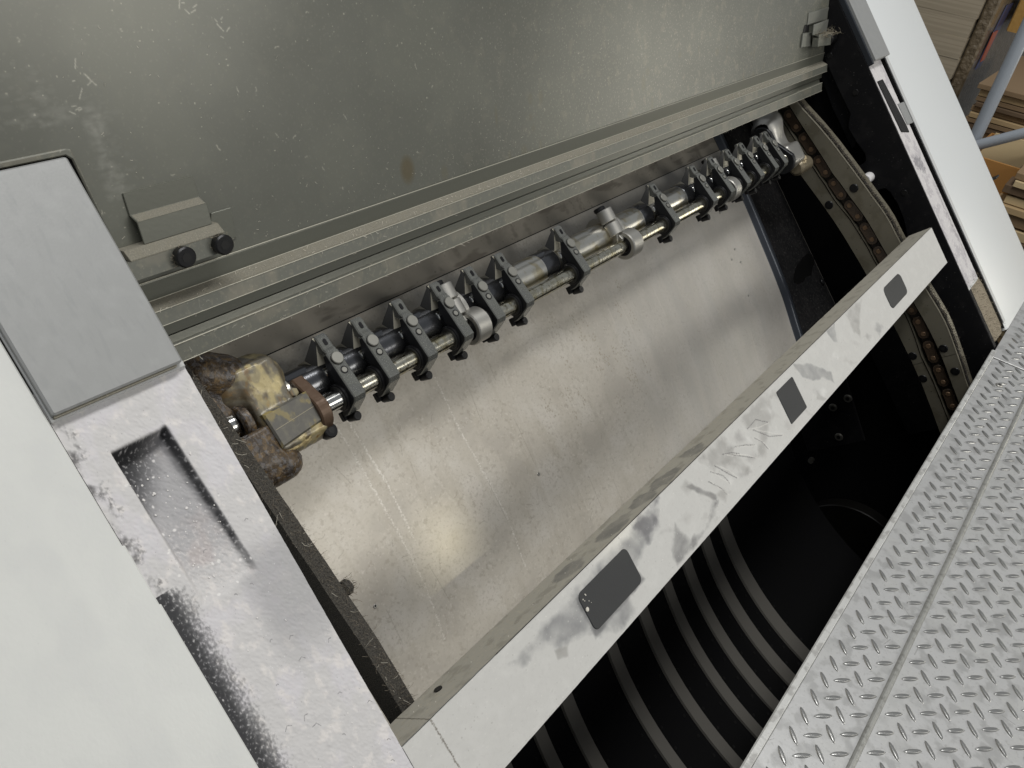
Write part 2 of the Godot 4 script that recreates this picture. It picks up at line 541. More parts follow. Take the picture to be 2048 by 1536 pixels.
	M.black = mat(S("#1c1c1e"), 0.6, 0.0, {"spec": 0.3, "tex": c.tex(), "tri": 3.5, "bump": M.fine, "deep": 0.006})
	c = Cv.new(512, 512, S("#161617"), 53)
	c.mix(bytes(noise(54, 0.05, 5), 512, 512, 1, 1, true), 0.55, 0.8, S("#2a2a29"), 0.8)
	c.mix(bytes(noise(55, 0.01, 4), 512, 512, 1, 1, true), 0.5, 0.75, S("#262525"), 0.5)
	c.specks(900, 1.2, 3.4, S("#8a877f"), 0.55)
	M.black_dust = mat(S("#1a1a1b"), 0.75, 0.0, {"spec": 0.12, "tint": Color(1.0, 1.0, 1.0), "tex": c.tex(), "tri": 5.0, "bump": M.fine, "deep": 0.012})
	M.deep = mat(S("#0c0c0d"), 0.8, 0.0, {"spec": 0.25})
	c = Cv.new(512, 512, S("#4b4842"), 57)
	c.mix(bytes(noise(58, 0.12, 4), 512, 512, 1, 1, true), 0.4, 0.7, S("#2a2825"), 0.85)
	c.hairs(900, 4, 12, S("#7d766a"), 0.55)
	c.hairs(500, 4, 12, S("#1d1b19"), 0.6)
	M.felt = mat(S("#4b4842"), 0.98, 0.0, {"tex": c.tex(), "tri": 11.0, "bump": M.fine, "deep": 0.12})
	M.felt_dark = mat(S("#2b2925"), 0.98, 0.0, {"bump": M.fine, "tri": 11.0, "deep": 0.12})
	c = Cv.new(512, 512, S("#8d8270"), 61)
	c.mix(bytes(noise(62, 0.1, 4), 512, 512, 1, 1, true), 0.4, 0.75, S("#b5aa95"), 0.9)
	c.specks(1500, 0.8, 1.8, S("#4a4236"), 0.6)
	M.felt_light = mat(S("#8d8270"), 0.98, 0.0, {"tex": c.tex(), "tri": 14.0, "bump": M.fine, "deep": 0.12})
	c = Cv.new(512, 512, S("#8a8576"), 63)
	c.mix(bytes(noise(64, 0.008, 5), 512, 512, 1, 1, true), 0.45, 0.8, S("#6d6655"), 0.5)
	c.mix(bytes(noise(65, 0.05, 5), 512, 512, 1, 1, true), 0.6, 0.8, S("#8f8975"), 0.5)
	c.specks(90, 1.0, 5.0, S("#2f2a20"), 0.5)
	M.rail = mat(S("#7b7767"), 0.45, 0.45, {"tex": c.tex(), "tri": 4.5, "bump": M.fine, "deep": 0.004})
	M.chain_dark = mat(S("#261f19"), 0.4, 0.2, {"bump": M.lumps, "tri": 30.0, "deep": 0.03})
	M.chain = mat(S("#5a4b3d"), 0.36, 0.35, {"bump": M.lumps, "tri": 30.0, "deep": 0.03, "coat": 0.5, "coat_rough": 0.2})
	M.chain_pin = mat(S("#93785f"), 0.35, 0.5, {"bump": M.fine, "tri": 40.0, "deep": 0.01})
	M.grease_black = mat(S("#100d0a"), 0.6, 0.0, {"spec": 0.15, "bump": M.lumps, "tri": 30.0, "deep": 0.06})
	M.strip = mat(S("#85827c"), 0.4, 0.35, {"bump": M.fine, "tri": 5.0, "deep": 0.003})
	M.perf = mat(S("#131314"), 0.55, 0.0, {"spec": 0.3})
	M.edge_bar = mat(S("#3b3f46"), 0.32, 0.5, {"bump": M.fine, "tri": 6.0, "deep": 0.002})
	M.rubber = mat(S("#303132"), 0.62, 0.0, {"bump": M.fine, "tri": 12.0, "deep": 0.012})
	M.rubber_dark = mat(S("#1a1a1a"), 0.7)

# ---------------------------------------------------------------- background: hall floor, wrapped goods and cardboard beyond the press
func floor_and_stock() -> void:
	var st := new_st()
	ext(st, Vector3(0, -0.2, 0), Vector3(1, 0, 0), Vector3(0, 0, -1), Vector3(0, 1, 0), rect(-8, -8, 14, 8), 0.0, 0.2)
	var fl := obj("floor", st, mat(S("#7d7a73"), 0.5, 0.0, {"bump": M.lumps, "tri": 0.7, "deep": 0.03}))
	fl.set_meta("kind", "structure")
	tag(fl, "grey concrete floor of the hall under the press", "floor", "", "structure")
	# pallet of paper under stretch film
	var c := Cv.new(512, 512, S("#ab9f8a"), 71)
	c.mix(bytes(noise(72, 0.09, 3), 512, 512, 64, 1), 0.42, 0.75, S("#9a8f7b"), 0.7)
	c.mix(bytes(noise(73, 0.01, 3), 512, 512, 3, 1), 0.5, 0.8, S("#b9ae9a"), 0.6)
	c.mix(bytes(noise(74, 0.25, 2), 512, 512, 64, 1), 0.62, 0.8, S("#877c68"), 0.5)
	var paper := mat(S("#ab9f8a"), 0.6, 0.0, {"tex": c.tex(), "coat": 0.5, "coat_rough": 0.25})
	var pal := thing("wrapped_pallet", W(3.2, -1.45, -1.1), "tall beige paper stack in stretch film behind the press", "wrapped pallet")
	st = new_st()
	var rows := 26
	for i in rows:
		var y0 := -1.28 + i * 0.06
		var o := 0.0012 * sin(i * 2.3)
		ext(st, W(2.95 + o, y0, 0), Vector3(0, 0, 1), Vector3(0, 1, 0), Vector3(1, 0, 0), rect(-1.75, 0, -0.512 + 0.002 * sin(i * 1.7), 0.0599), 0.0, 0.62)
	obj("paper_pile", st, paper, pal)
	st = new_st()
	for z in [-1.6, -1.1, -0.6]: ext(st, W(2.97, -1.45, z), Vector3(0, 0, 1), Vector3(0, 1, 0), Vector3(1, 0, 0), rect(-0.05, 0, 0.05, 0.12), 0.0, 0.6, 0.004)
	ext(st, W(2.95, -1.33, 0), Vector3(0, 0, 1), Vector3(0, 1, 0), Vector3(1, 0, 0), rect(-1.74, 0, -0.47, 0.045), 0.0, 0.62, 0.003)
	obj("pallet_base", st, mat(S("#8a6f4c"), 0.8), pal)
	# dark goods in clear film with a blue and orange label
	var g := thing("wrapped_goods", W(3.9, -1.45, -0.8), "dark film-wrapped goods with blue and orange label behind the press", "wrapped goods")
	st = new_st()
	ext(st, W(3.59, -1.45, 0), Vector3(0, 0, 1), Vector3(0, 1, 0), Vector3(1, 0, 0), rrect(-1.2, 0, -0.47, 1.9, 0.02), 0.0, 1.2, 0.01)
	ext(st, W(2.965, -1.3, -0.508), Vector3(1, 0, 0), Vector3(0, 1, 0), Vector3(0, 0, 1), rect(0.0, 0.0, 0.62, 1.7), 0.0, 0.038, 0.006)
	obj("dark_bundle", st, mat(S("#6d604c"), 0.5, 0.0, {"bump": M.lumps, "tri": 3.0, "deep": 0.6, "coat": 0.8, "coat_rough": 0.15}), g)
	st = new_st()
	ext(st, W(0, 0, -0.468), Vector3(1, 0, 0), Vector3(0, 1, 0), Vector3(0, 0, 1), pv([3.03, -0.53, 3.10, -0.53, 3.17, -0.34, 3.08, -0.34]), 0.0, 0.003)
	var lab := obj("label", st, mat(S("#3f4468"), 0.4, 0.0, {"coat": 0.6}), g)
	st = new_st()
	ext(st, W(0, 0, -0.4635), Vector3(1, 0, 0), Vector3(0, 1, 0), Vector3(0, 0, 1), pv([3.035, -0.505, 3.085, -0.505, 3.10, -0.415, 3.03, -0.415]), 0.0, 0.002)
	obj("label_panel", st, mat(S("#b4532c"), 0.4, 0.0, {"coat": 0.6}), lab)
	st = new_st()
	ext(st, W(0, 0, -0.45), Vector3(1, 0, 0), Vector3(0, 1, 0), Vector3(0, 0, 1), pv([3.16, -0.42, 3.5, -0.42, 3.5, 0.1, 3.16, 0.1]), 0.0, 0.05, 0.004)
	obj("carton", st, mat(S("#b08a4a"), 0.7, 0.0, {"bump": M.lumps, "tri": 5.0, "deep": 0.1}), g)
	# board piles
	var kraft := [mat(S("#8a7357"), 0.85, 0.0, {"bump": M.fine, "tri": 3.0, "deep": 0.02}), mat(S("#b39a73"), 0.85, 0.0, {"bump": M.fine, "tri": 3.0, "deep": 0.02}), mat(S("#c9b48c"), 0.85), mat(S("#6b5844"), 0.9)]
	var pile := thing("cardboard_pile", W(3.0, -1.45, -0.1), "tall pile of brown board sheets behind the grey tube frame", "cardboard pile")
	var y := -1.45
	var i2 := 0
	while y < -0.515:
		var th := 0.012 + 0.010 * rng.randf()
		st = new_st()
		var dx := rng.randfn() * 0.006
		var dz := rng.randfn() * 0.006
		ext(st, W(2.70 + dx, y, 0), Vector3(0, 0, 1), Vector3(0, 1, 0), Vector3(1, 0, 0), rect(-0.385 + dz, 0, 0.42 + dz, th - 0.002), 0.0, 0.62, 0.0012)
		obj("board_sheet", st, kraft[[0, 3, 0, 1][i2 % 4]], pile)
		y += th
		i2 += 1
	var box := thing("open_carton", W(2.45, -1.0, -0.2), "orange brown open carton with raised flaps beside the white pillar", "carton")
	st = new_st()
	for q in [[2.33, -0.29, 2.336, -0.14], [2.60, -0.29, 2.606, -0.14], [2.336, -0.29, 2.60, -0.284], [2.336, -0.146, 2.60, -0.14]]:
		ext(st, W(0, -1.0, 0), Vector3(1, 0, 0), Vector3(0, 0, 1), Vector3(0, 1, 0), rect(q[0], q[1], q[2], q[3]), 0.0, 0.40, 0.001)
	ext(st, W(0, -1.0, 0), Vector3(1, 0, 0), Vector3(0, 0, 1), Vector3(0, 1, 0), rect(2.334, -0.288, 2.602, -0.142), 0.0, 0.006)
	obj("carton_body", st, mat(S("#a9793f"), 0.8, 0.0, {"bump": M.fine, "tri": 4.0, "deep": 0.02}), box)
	for k in 3:
		st = new_st()
		ext(st, W(2.42 + 0.07 * k, -0.66 - 0.01 * k, -0.285 + 0.03 * k), Vector3(0.25, 0.06, 1).normalized(), Vector3(0.1, 1, -0.05).normalized(), Vector3(1, -0.1, -0.25).normalized(), pv([0, 0, 0.2, 0.0, 0.19, 0.085, 0.03, 0.10]), 0.0, 0.005, 0.001)
		obj("flap", st, kraft[[2, 1, 2][k]], box)
	var low := thing("flat_board_stack", W(2.5, -1.45, 0.0), "stack of flat tan board sheets beside the lower white pillar", "board stack")
	y = -1.45
	i2 = 0
	while y < -0.60:
		var th := 0.014 + 0.016 * rng.randf()
		st = new_st()
		var dx := rng.randf_range(-0.012, 0.012)
		var dz := rng.randf_range(-0.015, 0.015)
		ext(st, W(2.24 + dx, y, 0), Vector3(0, 0, 1), Vector3(0, 1, 0), Vector3(1, 0, 0), rect(-0.165 + dz, 0, 0.5 + dz, th - (0.002 if i2 % 3 else 0.006)), 0.0, 0.36, 0.001)
		obj("board_sheet", st, kraft[[1, 2, 3, 2, 0][i2 % 5]], low)
		y += th
		i2 += 1
	var fr := thing("tube_frame", W(2.39, -1.45, -0.28), "pale blue grey tube frame with diagonal brace before the cardboard", "tube frame")
	var blue := mat(S("#a3aab2"), 0.38, 0.1, {"bump": M.peel, "tri": 6.0, "deep": 0.01})
	st = new_st()
	cyl(st, W(2.36, -1.45, -0.285), W(2.425, -0.15, -0.305), 0.0165, 20)
	obj("upright", st, blue, fr)
	st = new_st()
	cyl(st, W(2.372, -0.590, -0.288), W(2.40, -0.33, 0.10), 0.0135, 20)
	obj("brace", st, blue, fr)
	st = new_st()
	cyl(st, W(2.39, -1.43, 0.25), W(2.40, -0.2, 0.12), 0.0165, 16)
	obj("upright", st, blue, fr)
	st = new_st()
	ext(st, W(2.415, -0.29, -0.29), Vector3(0, 0, 1), Vector3(0, 1, 0), Vector3(1, 0, 0), rrect(-0.02, -0.05, 0.05, 0.05, 0.014), 0.02, 0.026, 0.001)
	obj("lug", st, mat(S("#d3d5c9"), 0.4), fr)

# ---------------------------------------------------------------- near (left) side frame
func recess(x: float, s: float) -> float:
	# hand grip pressed into the frame, deep at its upper end and running out below
	var v := (s + 0.0282) / 0.106
	var xl := lerpf(0.1275, 0.1288, v)
	var xr := lerpf(0.1636, 0.1686, v)
	var e := minf(minf((x - xl) / 0.0045, (xr - x) / 0.0065), minf((s + 0.0285) / 0.007, (0.0785 - s) / 0.0045))
	var t := smoothstep(0.0, 1.0, e)
	return t * lerpf(0.017, 0.0028, clampf(pow(maxf(v, 0.0), 0.8), 0.0, 1.0))

func side_frame_near() -> void:
	var f := thing("side_frame", P(0.1, 0.6, 0.2), "near side frame with powder covered grip recess and white panel", "machine frame", "press side frames")
	var w := 336
	var h := 1536
	var x0 := 0.1087; var x1 := 0.1905; var s0 := -0.075; var s1 := 0.45
	var c := Cv.new(w, h, S("#cdcbca"), 81)
	var n1 := bytes(noise(82, 0.02, 5), w, h)
	var n2 := bytes(noise(83, 0.09, 4), w, h)
	var n3 := bytes(noise(84, 0.006, 4), w, h)
	c.mix(n3, 0.45, 0.75, S("#d3d0d3"), 0.8)
	c.mix(n1, 0.55, 0.85, S("#e3deda"), 0.7)
	c.mix(bytes(noise(85, 0.05, 3), w, h, 1, 3), 0.66, 0.85, S("#c3c1c3"), 0.3)
	var gate := PackedByteArray(); gate.resize(w * h)
	var gate2 := gate.duplicate(); var gate3 := gate.duplicate(); var gate4 := gate.duplicate(); var gate5 := gate.duplicate()
	for j in h:
		var s := lerpf(s0, s1, float(j) / h)
		for i in w:
			var x := lerpf(x0, x1, float(i) / w)
			var v := (s + 0.0282) / 0.106
			var r := recess(x, s) / lerpf(0.017, 0.0028, clampf(pow(maxf(v, 0.0), 0.8), 0.0, 1.0))
			var ins := clampf(r, 0.0, 1.0)
			var k := j * w + i
			# bare dark band along the outer edge
			var bw := 0.003 + 0.0085 * smoothstep(0.054, 0.064, s) + 0.004 * (n1[k] / 255.0) + 0.010 * (n2[k] / 255.0 - 0.4)
			var band := 1.0 - smoothstep(bw * 0.25, bw * 1.35, x - x0)
			if s < 0.058: band *= 0.85 * smoothstep(0.38, 0.85, n1[k] / 255.0) * (0.35 + 0.65 * n2[k] / 255.0)
			gate[k] = int(band * 255)
			# bare upper end of the recess, dark right flank
			var top := smoothstep(0.0, 0.2, r) * smoothstep(0.42, 0.0, v + 0.45 * (x - 0.128) / 0.036 - 0.16)
			var rx := lerpf(0.1636, 0.1686, v) - x
			var flank := smoothstep(0.0002, 0.0018, rx) * smoothstep(0.0052, 0.0030, rx) * smoothstep(-0.02, 0.02, v) * smoothstep(1.0, 0.86, v) * clampf(1.15 - 0.5 * v + 0.9 * (n1[k] / 255.0 - 0.5), 0.0, 1.0)
			gate2[k] = int(clampf(top + flank * 0.9, 0.0, 1.0) * 255)
			gate3[k] = int(ins * smoothstep(0.0, 0.25, v) * smoothstep(1.0, 0.55, v) * 255)
			gate4[k] = int(ins * smoothstep(0.35, 0.7, v) * 255)
			gate5[k] = int((1.0 - ins) * smoothstep(0.145, 0.165, x) * smoothstep(0.055, 0.075, s) * smoothstep(0.16, 0.11, s) * 255)
	c.mix(n1, -1.0, -0.5, S("#a8a7a8"), 0.75, gate5)
	c.mix(n1, -1.0, -0.5, S("#a4a3a5"), 0.85, gate3)
	c.mix(n3, 0.4, 0.7, S("#b7aca8"), 0.5, gate4)
	c.mix(n2, 0.5, 0.8, S("#d9d4d1"), 0.5, gate4)
	c.mix(n2, 0.05, 0.45, S("#333335"), 1.0, gate2)
	c.mix(n2, 0.0, 0.4, S("#3a3a3c"), 1.0, gate)
	c.specks(900, 0.7, 1.8, S("#efeeee"), 0.7)
	c.specks(700, 0.7, 1.8, S("#8a8788"), 0.6)
	for i in 46:
		# finger marks: little crescents
		var p := Vector2(rng.randf_range(60, w - 20), rng.randf_range(330, h))
		var a := rng.randf_range(-0.9, 0.3)
		var l := rng.randf_range(4, 13)
		c.line([p, p + Vector2(cos(a), sin(a)) * l, p + Vector2(cos(a + 0.5), sin(a + 0.5)) * l * 1.7], 1.8, S("#7c7a7c"), 0.75)
	for i in 24:
		c.dot(rng.randf_range(70, 250), rng.randf_range(160, 450), 2.0 + 4 * rng.randf(), 2.0 + 3 * rng.randf(), S("#ece9e6"), 0.8)
	var powder := mat(Color.WHITE, 0.85, 0.0, {"tex": c.tex(), "bump": M.lumps, "deep": 0.0, "clip": true})
	var bump := noise(86, 420.0, 4)
	var bump2 := noise(87, 90.0, 4)
	var st := new_st()
	grid(st, 110, 560, func(u, v):
		var x: float = lerpf(x0, x1, u)
		var s: float = lerpf(s0, s1, v)
		var r := recess(x, s)
		var rough := 0.00035 * bump.get_noise_2d(x, s) + 0.0004 * bump2.get_noise_2d(x, s)
		var inr := clampf(r / 0.002, 0.0, 1.0)
		return P(x, 0.487 + r + rough * (1.0 + 1.3 * inr), s))
	powder.heightmap_enabled = false
	obj("powdered_face", st, powder, f)
	st = new_st()
	px(st, rect(-0.19, 0.4885, 0.6, 1.05), 0.1865, 0.1903)
	px(st, rect(-0.35, 0.4895, 0.6, 0.56), -0.7, 0.107)
	obj("frame_wall", st, M.edge_paint, f)
	# white outer panel, its edge jogging a little where the cover changes
	st = new_st()
	pd(st, pv([-0.8, -0.35, 0.1078, -0.35, 0.1078, 0.0226, 0.1090, 0.0232, 0.1088, 0.0622, 0.1096, 0.0625, 0.1100, 0.46, -0.8, 0.46]), 0.4835, 0.4890, 0.0008)
	obj("white_panel", st, M.white_soft, f)
	# raised grey cover over the upper end
	st = new_st()
	pd(st, rrect(0.1098, -0.1975, 0.1882, -0.0585, 0.0018, 3), 0.478, 0.4845, 0.0012, false)
	var cv := obj("cover_box", st, M.cover, f)
	st = new_st()
	pd(st, rect(0.1090, -0.1940, 0.1904, -0.0560), 0.4845, 0.4878, 0.0006)
	obj("cover_base", st, M.edge_paint, cv)
	st = new_st()
	pd(st, rect(0.1105, -0.0586, 0.184, -0.0572), 0.4802, 0.4846)
	obj("cover_lip", st, M.dust, cv)
	# dark cheek behind
	st = new_st()
	px(st, rect(-0.3, 0.56, 0.85, 1.2), 0.13, 0.17)
	obj("inner_cheek", st, M.deep, f)
	# crumbs of powder lying in and round the recess
	st = new_st()
	for i in 70:
		var x := rng.randf_range(0.127, 0.168)
		var s := rng.randf_range(-0.01, 0.08) if rng.randf() < 0.7 else rng.randf_range(0.1, 0.3)
		if s > 0.085: x = rng.randf_range(0.117, 0.185)
		var r := rng.randf_range(0.0002, 0.0007)
		if rng.randf() < 0.08: r *= 2.0
		var o := P(x, 0.487 + recess(x, s), s)
		ext(st, o, (EX + ES * rng.randf()).normalized(), (ES - EX * rng.randf() * 0.5).normalized(), -EN, circ(r, 5), -r * 0.3, r * 0.7, r * 0.25)
	obj("powder_crumbs", st, mat(S("#e4e1de"), 0.9), f, "stuff")

# ---------------------------------------------------------------- far (right) side frame
func side_frame_far() -> void:
	var f := thing("side_frame", P(1.6, 0.6, 0.2), "far side frame with white pillar cover and black inner wall", "machine frame", "press side frames")
	# wall plate with scalloped lower edge, deep wall behind it
	var st := new_st()
	px(st, pv([-0.5, 0.4892, 0.52, 0.4892, 0.62, 0.54, 0.62, 0.70, 0.30, 0.70, 0.262, 0.556, 0.2326, 0.5451, 0.205, 0.5395, 0.1763, 0.5381, 0.150, 0.5415, 0.1400, 0.5466, 0.1384, 0.556, 0.1384, 0.5687, 0.1, 0.572, 0.0836, 0.5756, 0.0821, 0.5621, 0.079, 0.5568, 0.0678, 0.5533, 0.04, 0.5585, 0.0128, 0.5613, 0.002, 0.556, -0.0091, 0.5478, -0.0413, 0.5489, -0.1094, 0.5492, -0.16, 0.545, -0.5, 0.60]), 1.4985, 1.512, 0.001)
	var wall := obj("wall_plate", st, M.black, f)
	st = new_st()
	px(st, pv([-0.16, 0.535, 0.03, 0.545, 0.05, 0.575, -0.03, 0.577, -0.16, 0.568]), 1.5125, 1.517, 0.001)
	obj("second_plate", st, M.black, f)
	for q in [[-0.1176, 0.5391], [-0.0381, 0.5249], [0.1614, 0.5199]]:
		st = new_st()
		ring(st, P(1.4985, q[1], q[0]), P(1.4975, q[1], q[0]), 0.0052, 0.0036, 18, 0.0003)
		var hh := obj("screw_hole", st, M.black_ox, wall)
		st = new_st()
		cyl(st, P(1.4984, q[1], q[0]), P(1.4978, q[1], q[0]), 0.0037, 14)
		obj("bore", st, M.hole, wall)
	st = new_st()
	px(st, rect(-0.5, 0.50, 1.0, 1.3), 1.53, 1.56)
	obj("deep_wall", st, M.deep, f)
	st = new_st()
	cyl(st, P(1.53, 0.5626, 0.1093), P(1.477, 0.5626, 0.1093), 0.0092, 24, 0.002)
	obj("white_stub", st, mat(S("#e6e4e4"), 0.45), f)
	# powdered flange on the front, with two foam strips let in
	var w := 160
	var h := 1024
	var c := Cv.new(w, h, S("#cfcccc"), 91)
	var n2 := bytes(noise(93, 0.06, 4), w, h)
	c.mix(bytes(noise(92, 0.012, 4), w, h), 0.45, 0.75, S("#b7b3b6"), 0.8)
	c.mix(n2, 0.55, 0.8, S("#e0dcda"), 0.7)
	# bare grey patches (s range -0.075 .. 0.36 over the height)
	c.smear(pv([20, 420, 120, 440, 130, 510, 90, 525, 10, 480]), n2, 18, 14, S("#77757a"), 0.75)
	c.smear(pv([120, 560, 155, 560, 155, 900, 125, 930, 110, 800]), n2, 30, 16, S("#807d80"), 0.7)
	c.specks(300, 0.8, 2.0, S("#8a8788"), 0.5)
	var fm := mat(Color.WHITE, 0.8, 0.0, {"tex": c.tex(), "clip": true})
	st = new_st()
	var bn := noise(95, 200.0, 4)
	grid(st, 24, 130, func(u, v):
		var s: float = lerpf(-0.075, 0.365, v)
		var x: float = lerpf(1.4995, 1.566, u)
		return P(x, 0.4885 + 0.0003 * bn.get_noise_2d(x, s), s))
	obj("powdered_flange", st, fm, f)
	st = new_st()
	px(st, rect(-0.4, 0.4890, 0.37, 0.4935), 1.4996, 1.5660)
	obj("flange_core", st, M.edge_paint, f)
	st = new_st()
	pd(st, pv([1.5045, -0.0366, 1.5320, -0.0365, 1.5465, 0.055, 1.5460, 0.069, 1.5110, 0.061]), 0.4868, 0.490, 0.0008)
	obj("foam_strip", st, mat(S("#1f1f20"), 0.95, 0.0, {"bump": M.fine, "tri": 30.0, "deep": 0.1, "tex": dust_on_black(), "world": true}), f)
	# dark slot beside the flange bridged by a tab
	st = new_st()
	px(st, rect(-0.074, 0.520, 0.48, 0.53), 1.560, 1.596)
	px(st, rect(-0.0735, 0.4875, 0.4795, 0.5195), 1.5815, 1.5843)  # black lining added to paint the white slot side as shaded
	obj("slot_dark_lining", st, M.hole, f)
	st = new_st()
	pd(st, pv([1.552, 0.0150, 1.585, 0.0165, 1.588, 0.0585, 1.553, 0.056]), 0.4865, 0.489, 0.0008)
	obj("bridge_tab", st, M.cover, f)
	# white pillar cover with a rounded outer edge
	st = new_st()
	var prof := PackedVector2Array()
	for p in [[1.5845, 0.500], [1.5845, 0.4885], [1.587, 0.4860], [1.592, 0.4850]]: prof.append(Vector2(p[0], p[1]))
	prof.append(Vector2(1.872, 0.4850))
	for k in 9:
		var a := PI / 2 * k / 8
		prof.append(Vector2(1.872 + 0.046 * sin(a), 0.531 - 0.046 * cos(a)))
	for p in [[1.918, 0.95], [1.90, 0.95], [1.90, 0.515]]: prof.append(Vector2(p[0], p[1]))
	ext(st, P(0, 0, 0), EX, EN, ES, prof, -0.9, 0.485, 0.0, true)
	obj("pillar_cover", st, M.white, f)
	st = new_st()
	pd(st, rect(1.896, 0.2505, 1.925, 0.2535), 0.483, 0.53)
	obj("cover_notch", st, M.hole, f)
	st = new_st()
	pd(st, rrect(1.583, -0.08, 1.5945, 0.47, 0.001), 0.4845, 0.4862, 0.0004)
	obj("cover_edge", st, M.edge_paint, f)
	# grey cover box on the flange, as on the near side
	st = new_st()
	ext(st, P(0, 0, 0), EX, ES, EN, rrect(1.5035, -0.32, 1.5795, -0.0700, 0.0015, 3), 0.4745, 0.4905, 0.0012)
	var cb := obj("cover_box", st, M.cover, f)
	st = new_st()
	pd(st, rect(1.4985, -0.32, 1.5040, -0.0660), 0.480, 0.489, 0.0006)
	obj("cover_base", st, M.edge_bar, cb)
	# lower end of the flange under matted lint
	st = new_st()
	pd(st, pv([1.4995, 0.355, 1.530, 0.358, 1.572, 0.3636, 1.582, 0.385, 1.597, 0.458, 1.568, 0.484, 1.5002, 0.4805]), 0.4905, 0.500, 0.001)
	obj("matted_end", st, M.felt_light, f)
	lint("matted_lint", f, M.fibre_dark, 420, func(): return [P(rng.randf_range(1.4995, 1.585), 0.4903, rng.randf_range(0.355, 0.482)), -EN], 0.003, 0.008, 0.00022)
	# bottom corner blade of the pillar
	st = new_st()
	ext(st, W(0, -0.689, 0), EX, Vector3(0, 0, 1), Vector3(0, 1, 0), rect(1.597, -0.05, 1.92, -0.0065), -0.3, 0.004, 0.001)
	obj("pillar_base", st, M.white, f)

func dust_on_black() -> ImageTexture:
	var c := Cv.new(256, 256, S("#1f1f20"), 97)
	c.specks(1500, 0.8, 1.8, S("#b5b2ae"), 0.6)
	return c.tex()

# ---------------------------------------------------------------- inside of the delivery
func interior() -> void:
	var f := thing("back_sheet", P(0.8, 0.8, 0.3), "black dusty back sheet and bracket plate inside the machine", "back sheet")
	var st := new_st()
	pd(st, rect(0.15, -0.5, 1.56, 0.34), 0.80, 0.81)
	obj("backing", st, M.deep, f)
	st = new_st()
	pd(st, pv([1.264, -0.14, 1.44, -0.14, 1.44, 0.36, 1.264, 0.36]), 0.694, 0.698, 0.001)
	var sh := obj("black_sheet", st, M.black_dust, f)
	st = new_st()
	pd(st, pv([1.4385, -0.14, 1.4392, -0.14, 1.4392, 0.33, 1.4385, 0.33]), 0.6934, 0.694)
	obj("fold_line", st, mat(S("#56534e"), 0.6), sh)
	st = new_st()
	pd(st, pv([1.330, 0.2148, 1.338, 0.207, 1.3544, 0.1987, 1.372, 0.193, 1.401, 0.1885, 1.425, 0.188, 1.437, 0.1928, 1.4386, 0.205, 1.430, 0.213, 1.418, 0.216, 1.402, 0.2258, 1.38, 0.222, 1.365, 0.226, 1.3504, 0.2242, 1.338, 0.222]), 0.6931, 0.694)
	obj("wet_patch", st, mat(S("#0b0b0b"), 0.35), sh)
	socket(f, "bolt", P(1.428, 0.694, 0.250), -EN, 0.006, 0.004, M.black_ox)
	# bracket plate low on the far side with pale screws
	st = new_st()
	px(st, pv([0.46, 0.75, 0.60, 0.77, 0.60, 0.90, 0.46, 0.88]), 1.46, 1.466, 0.001)
	var bp := obj("bracket_plate", st, M.black, f)
	for q in [[0.501, 0.7624], [0.5126, 0.8006], [0.5793, 0.8171]]:
		socket(f, "pale_bolt", P(1.46, q[1], q[0]), -EX, 0.0085, 0.005, M.flat_steel)
	st = new_st()
	cyl(st, P(1.462, 0.90, 0.62), P(1.452, 0.90, 0.62), 0.006, 14)
	obj("stud", st, M.flat_steel, bp)
	# dark drum end disc
	st = new_st()
	cyl(st, W(1.47, -1.235, -0.05), W(1.44, -1.235, -0.05), 0.115, 48, 0.0015)
	obj("disc", st, mat(S("#12110f"), 0.4, 0.3), f)
	st = new_st()
	ext(st, W(0, -1.45, 0), EX, Vector3(0, 0, -1), Vector3(0, 1, 0), rect(0.13, -0.6, 1.56, 0.9), 0.0, 0.01)
	obj("bottom_tray", st, M.deep, f)

func drum_guide() -> void:
	# curved guide in the dark below the beam: pale strips over black perforated sheet
	var f := thing("drum_guide", W(0.7, -1.2, -0.1), "dark curved guide with pale arched strips under the cross beam", "curved guide")
	var R := 0.48
	var cz := 0.16
	var cy := -0.75
	var pt := func(a: float, r: float, x: float) -> Vector3: return W(x, cy - r * sin(a), cz - r * cos(a))
	var st := new_st()
	grid(st, 1, 48, func(u, v): return pt.call(lerpf(0.0, 1.9, v), R + 0.004, lerpf(0.16, 1.40, u)))
	obj("perforated_sheet", st, M.perf, f)
	var xs := [[1.064, 1.097], [0.998, 1.028], [0.930, 0.957], [0.864, 0.889], [0.787, 0.813], [0.696, 0.721], [0.577, 0.604], [0.514, 0.538], [0.440, 0.466], [0.365, 0.390]]
	for q in xs: q[1] = q[0] + (q[1] - q[0]) * 0.98
	for q in xs:
		st = new_st()
		var n := 40
		var prof := [[q[0], R + 0.003], [q[0] + 0.0015, R - 0.001], [q[1] - 0.0015, R - 0.001], [q[1], R + 0.003]]
		for k in 3:
			st.set_smooth_group(k + 1)
			for i in n:
				var a0 := 1.9 * i / n
				var a1 := 1.9 * (i + 1) / n
				quad(st, pt.call(a0, prof[k][1], prof[k][0]), pt.call(a0, prof[k + 1][1], prof[k + 1][0]), pt.call(a1, prof[k + 1][1], prof[k + 1][0]), pt.call(a1, prof[k][1], prof[k][0]))
		obj("arched_strip", st, M.strip, f)
	st = new_st()
	for q in xs:
		for side in 2:
			for i in 22:
				var a := 0.05 + 1.75 * (i + 0.5 * side) / 22
				var x: float = q[0] - 0.009 if side else q[1] + 0.007
				var ra := 0.0028
				var o: Vector3 = pt.call(a, R + 0.0034, x)
				var rad: Vector3 = (W(x, cy, cz) - o).normalized()
				ext(st, o, EX, EX.cross(rad), rad, circ(ra, 8), -0.0006, 0.0004)
	obj("perforations", st, M.hole, f, "stuff")

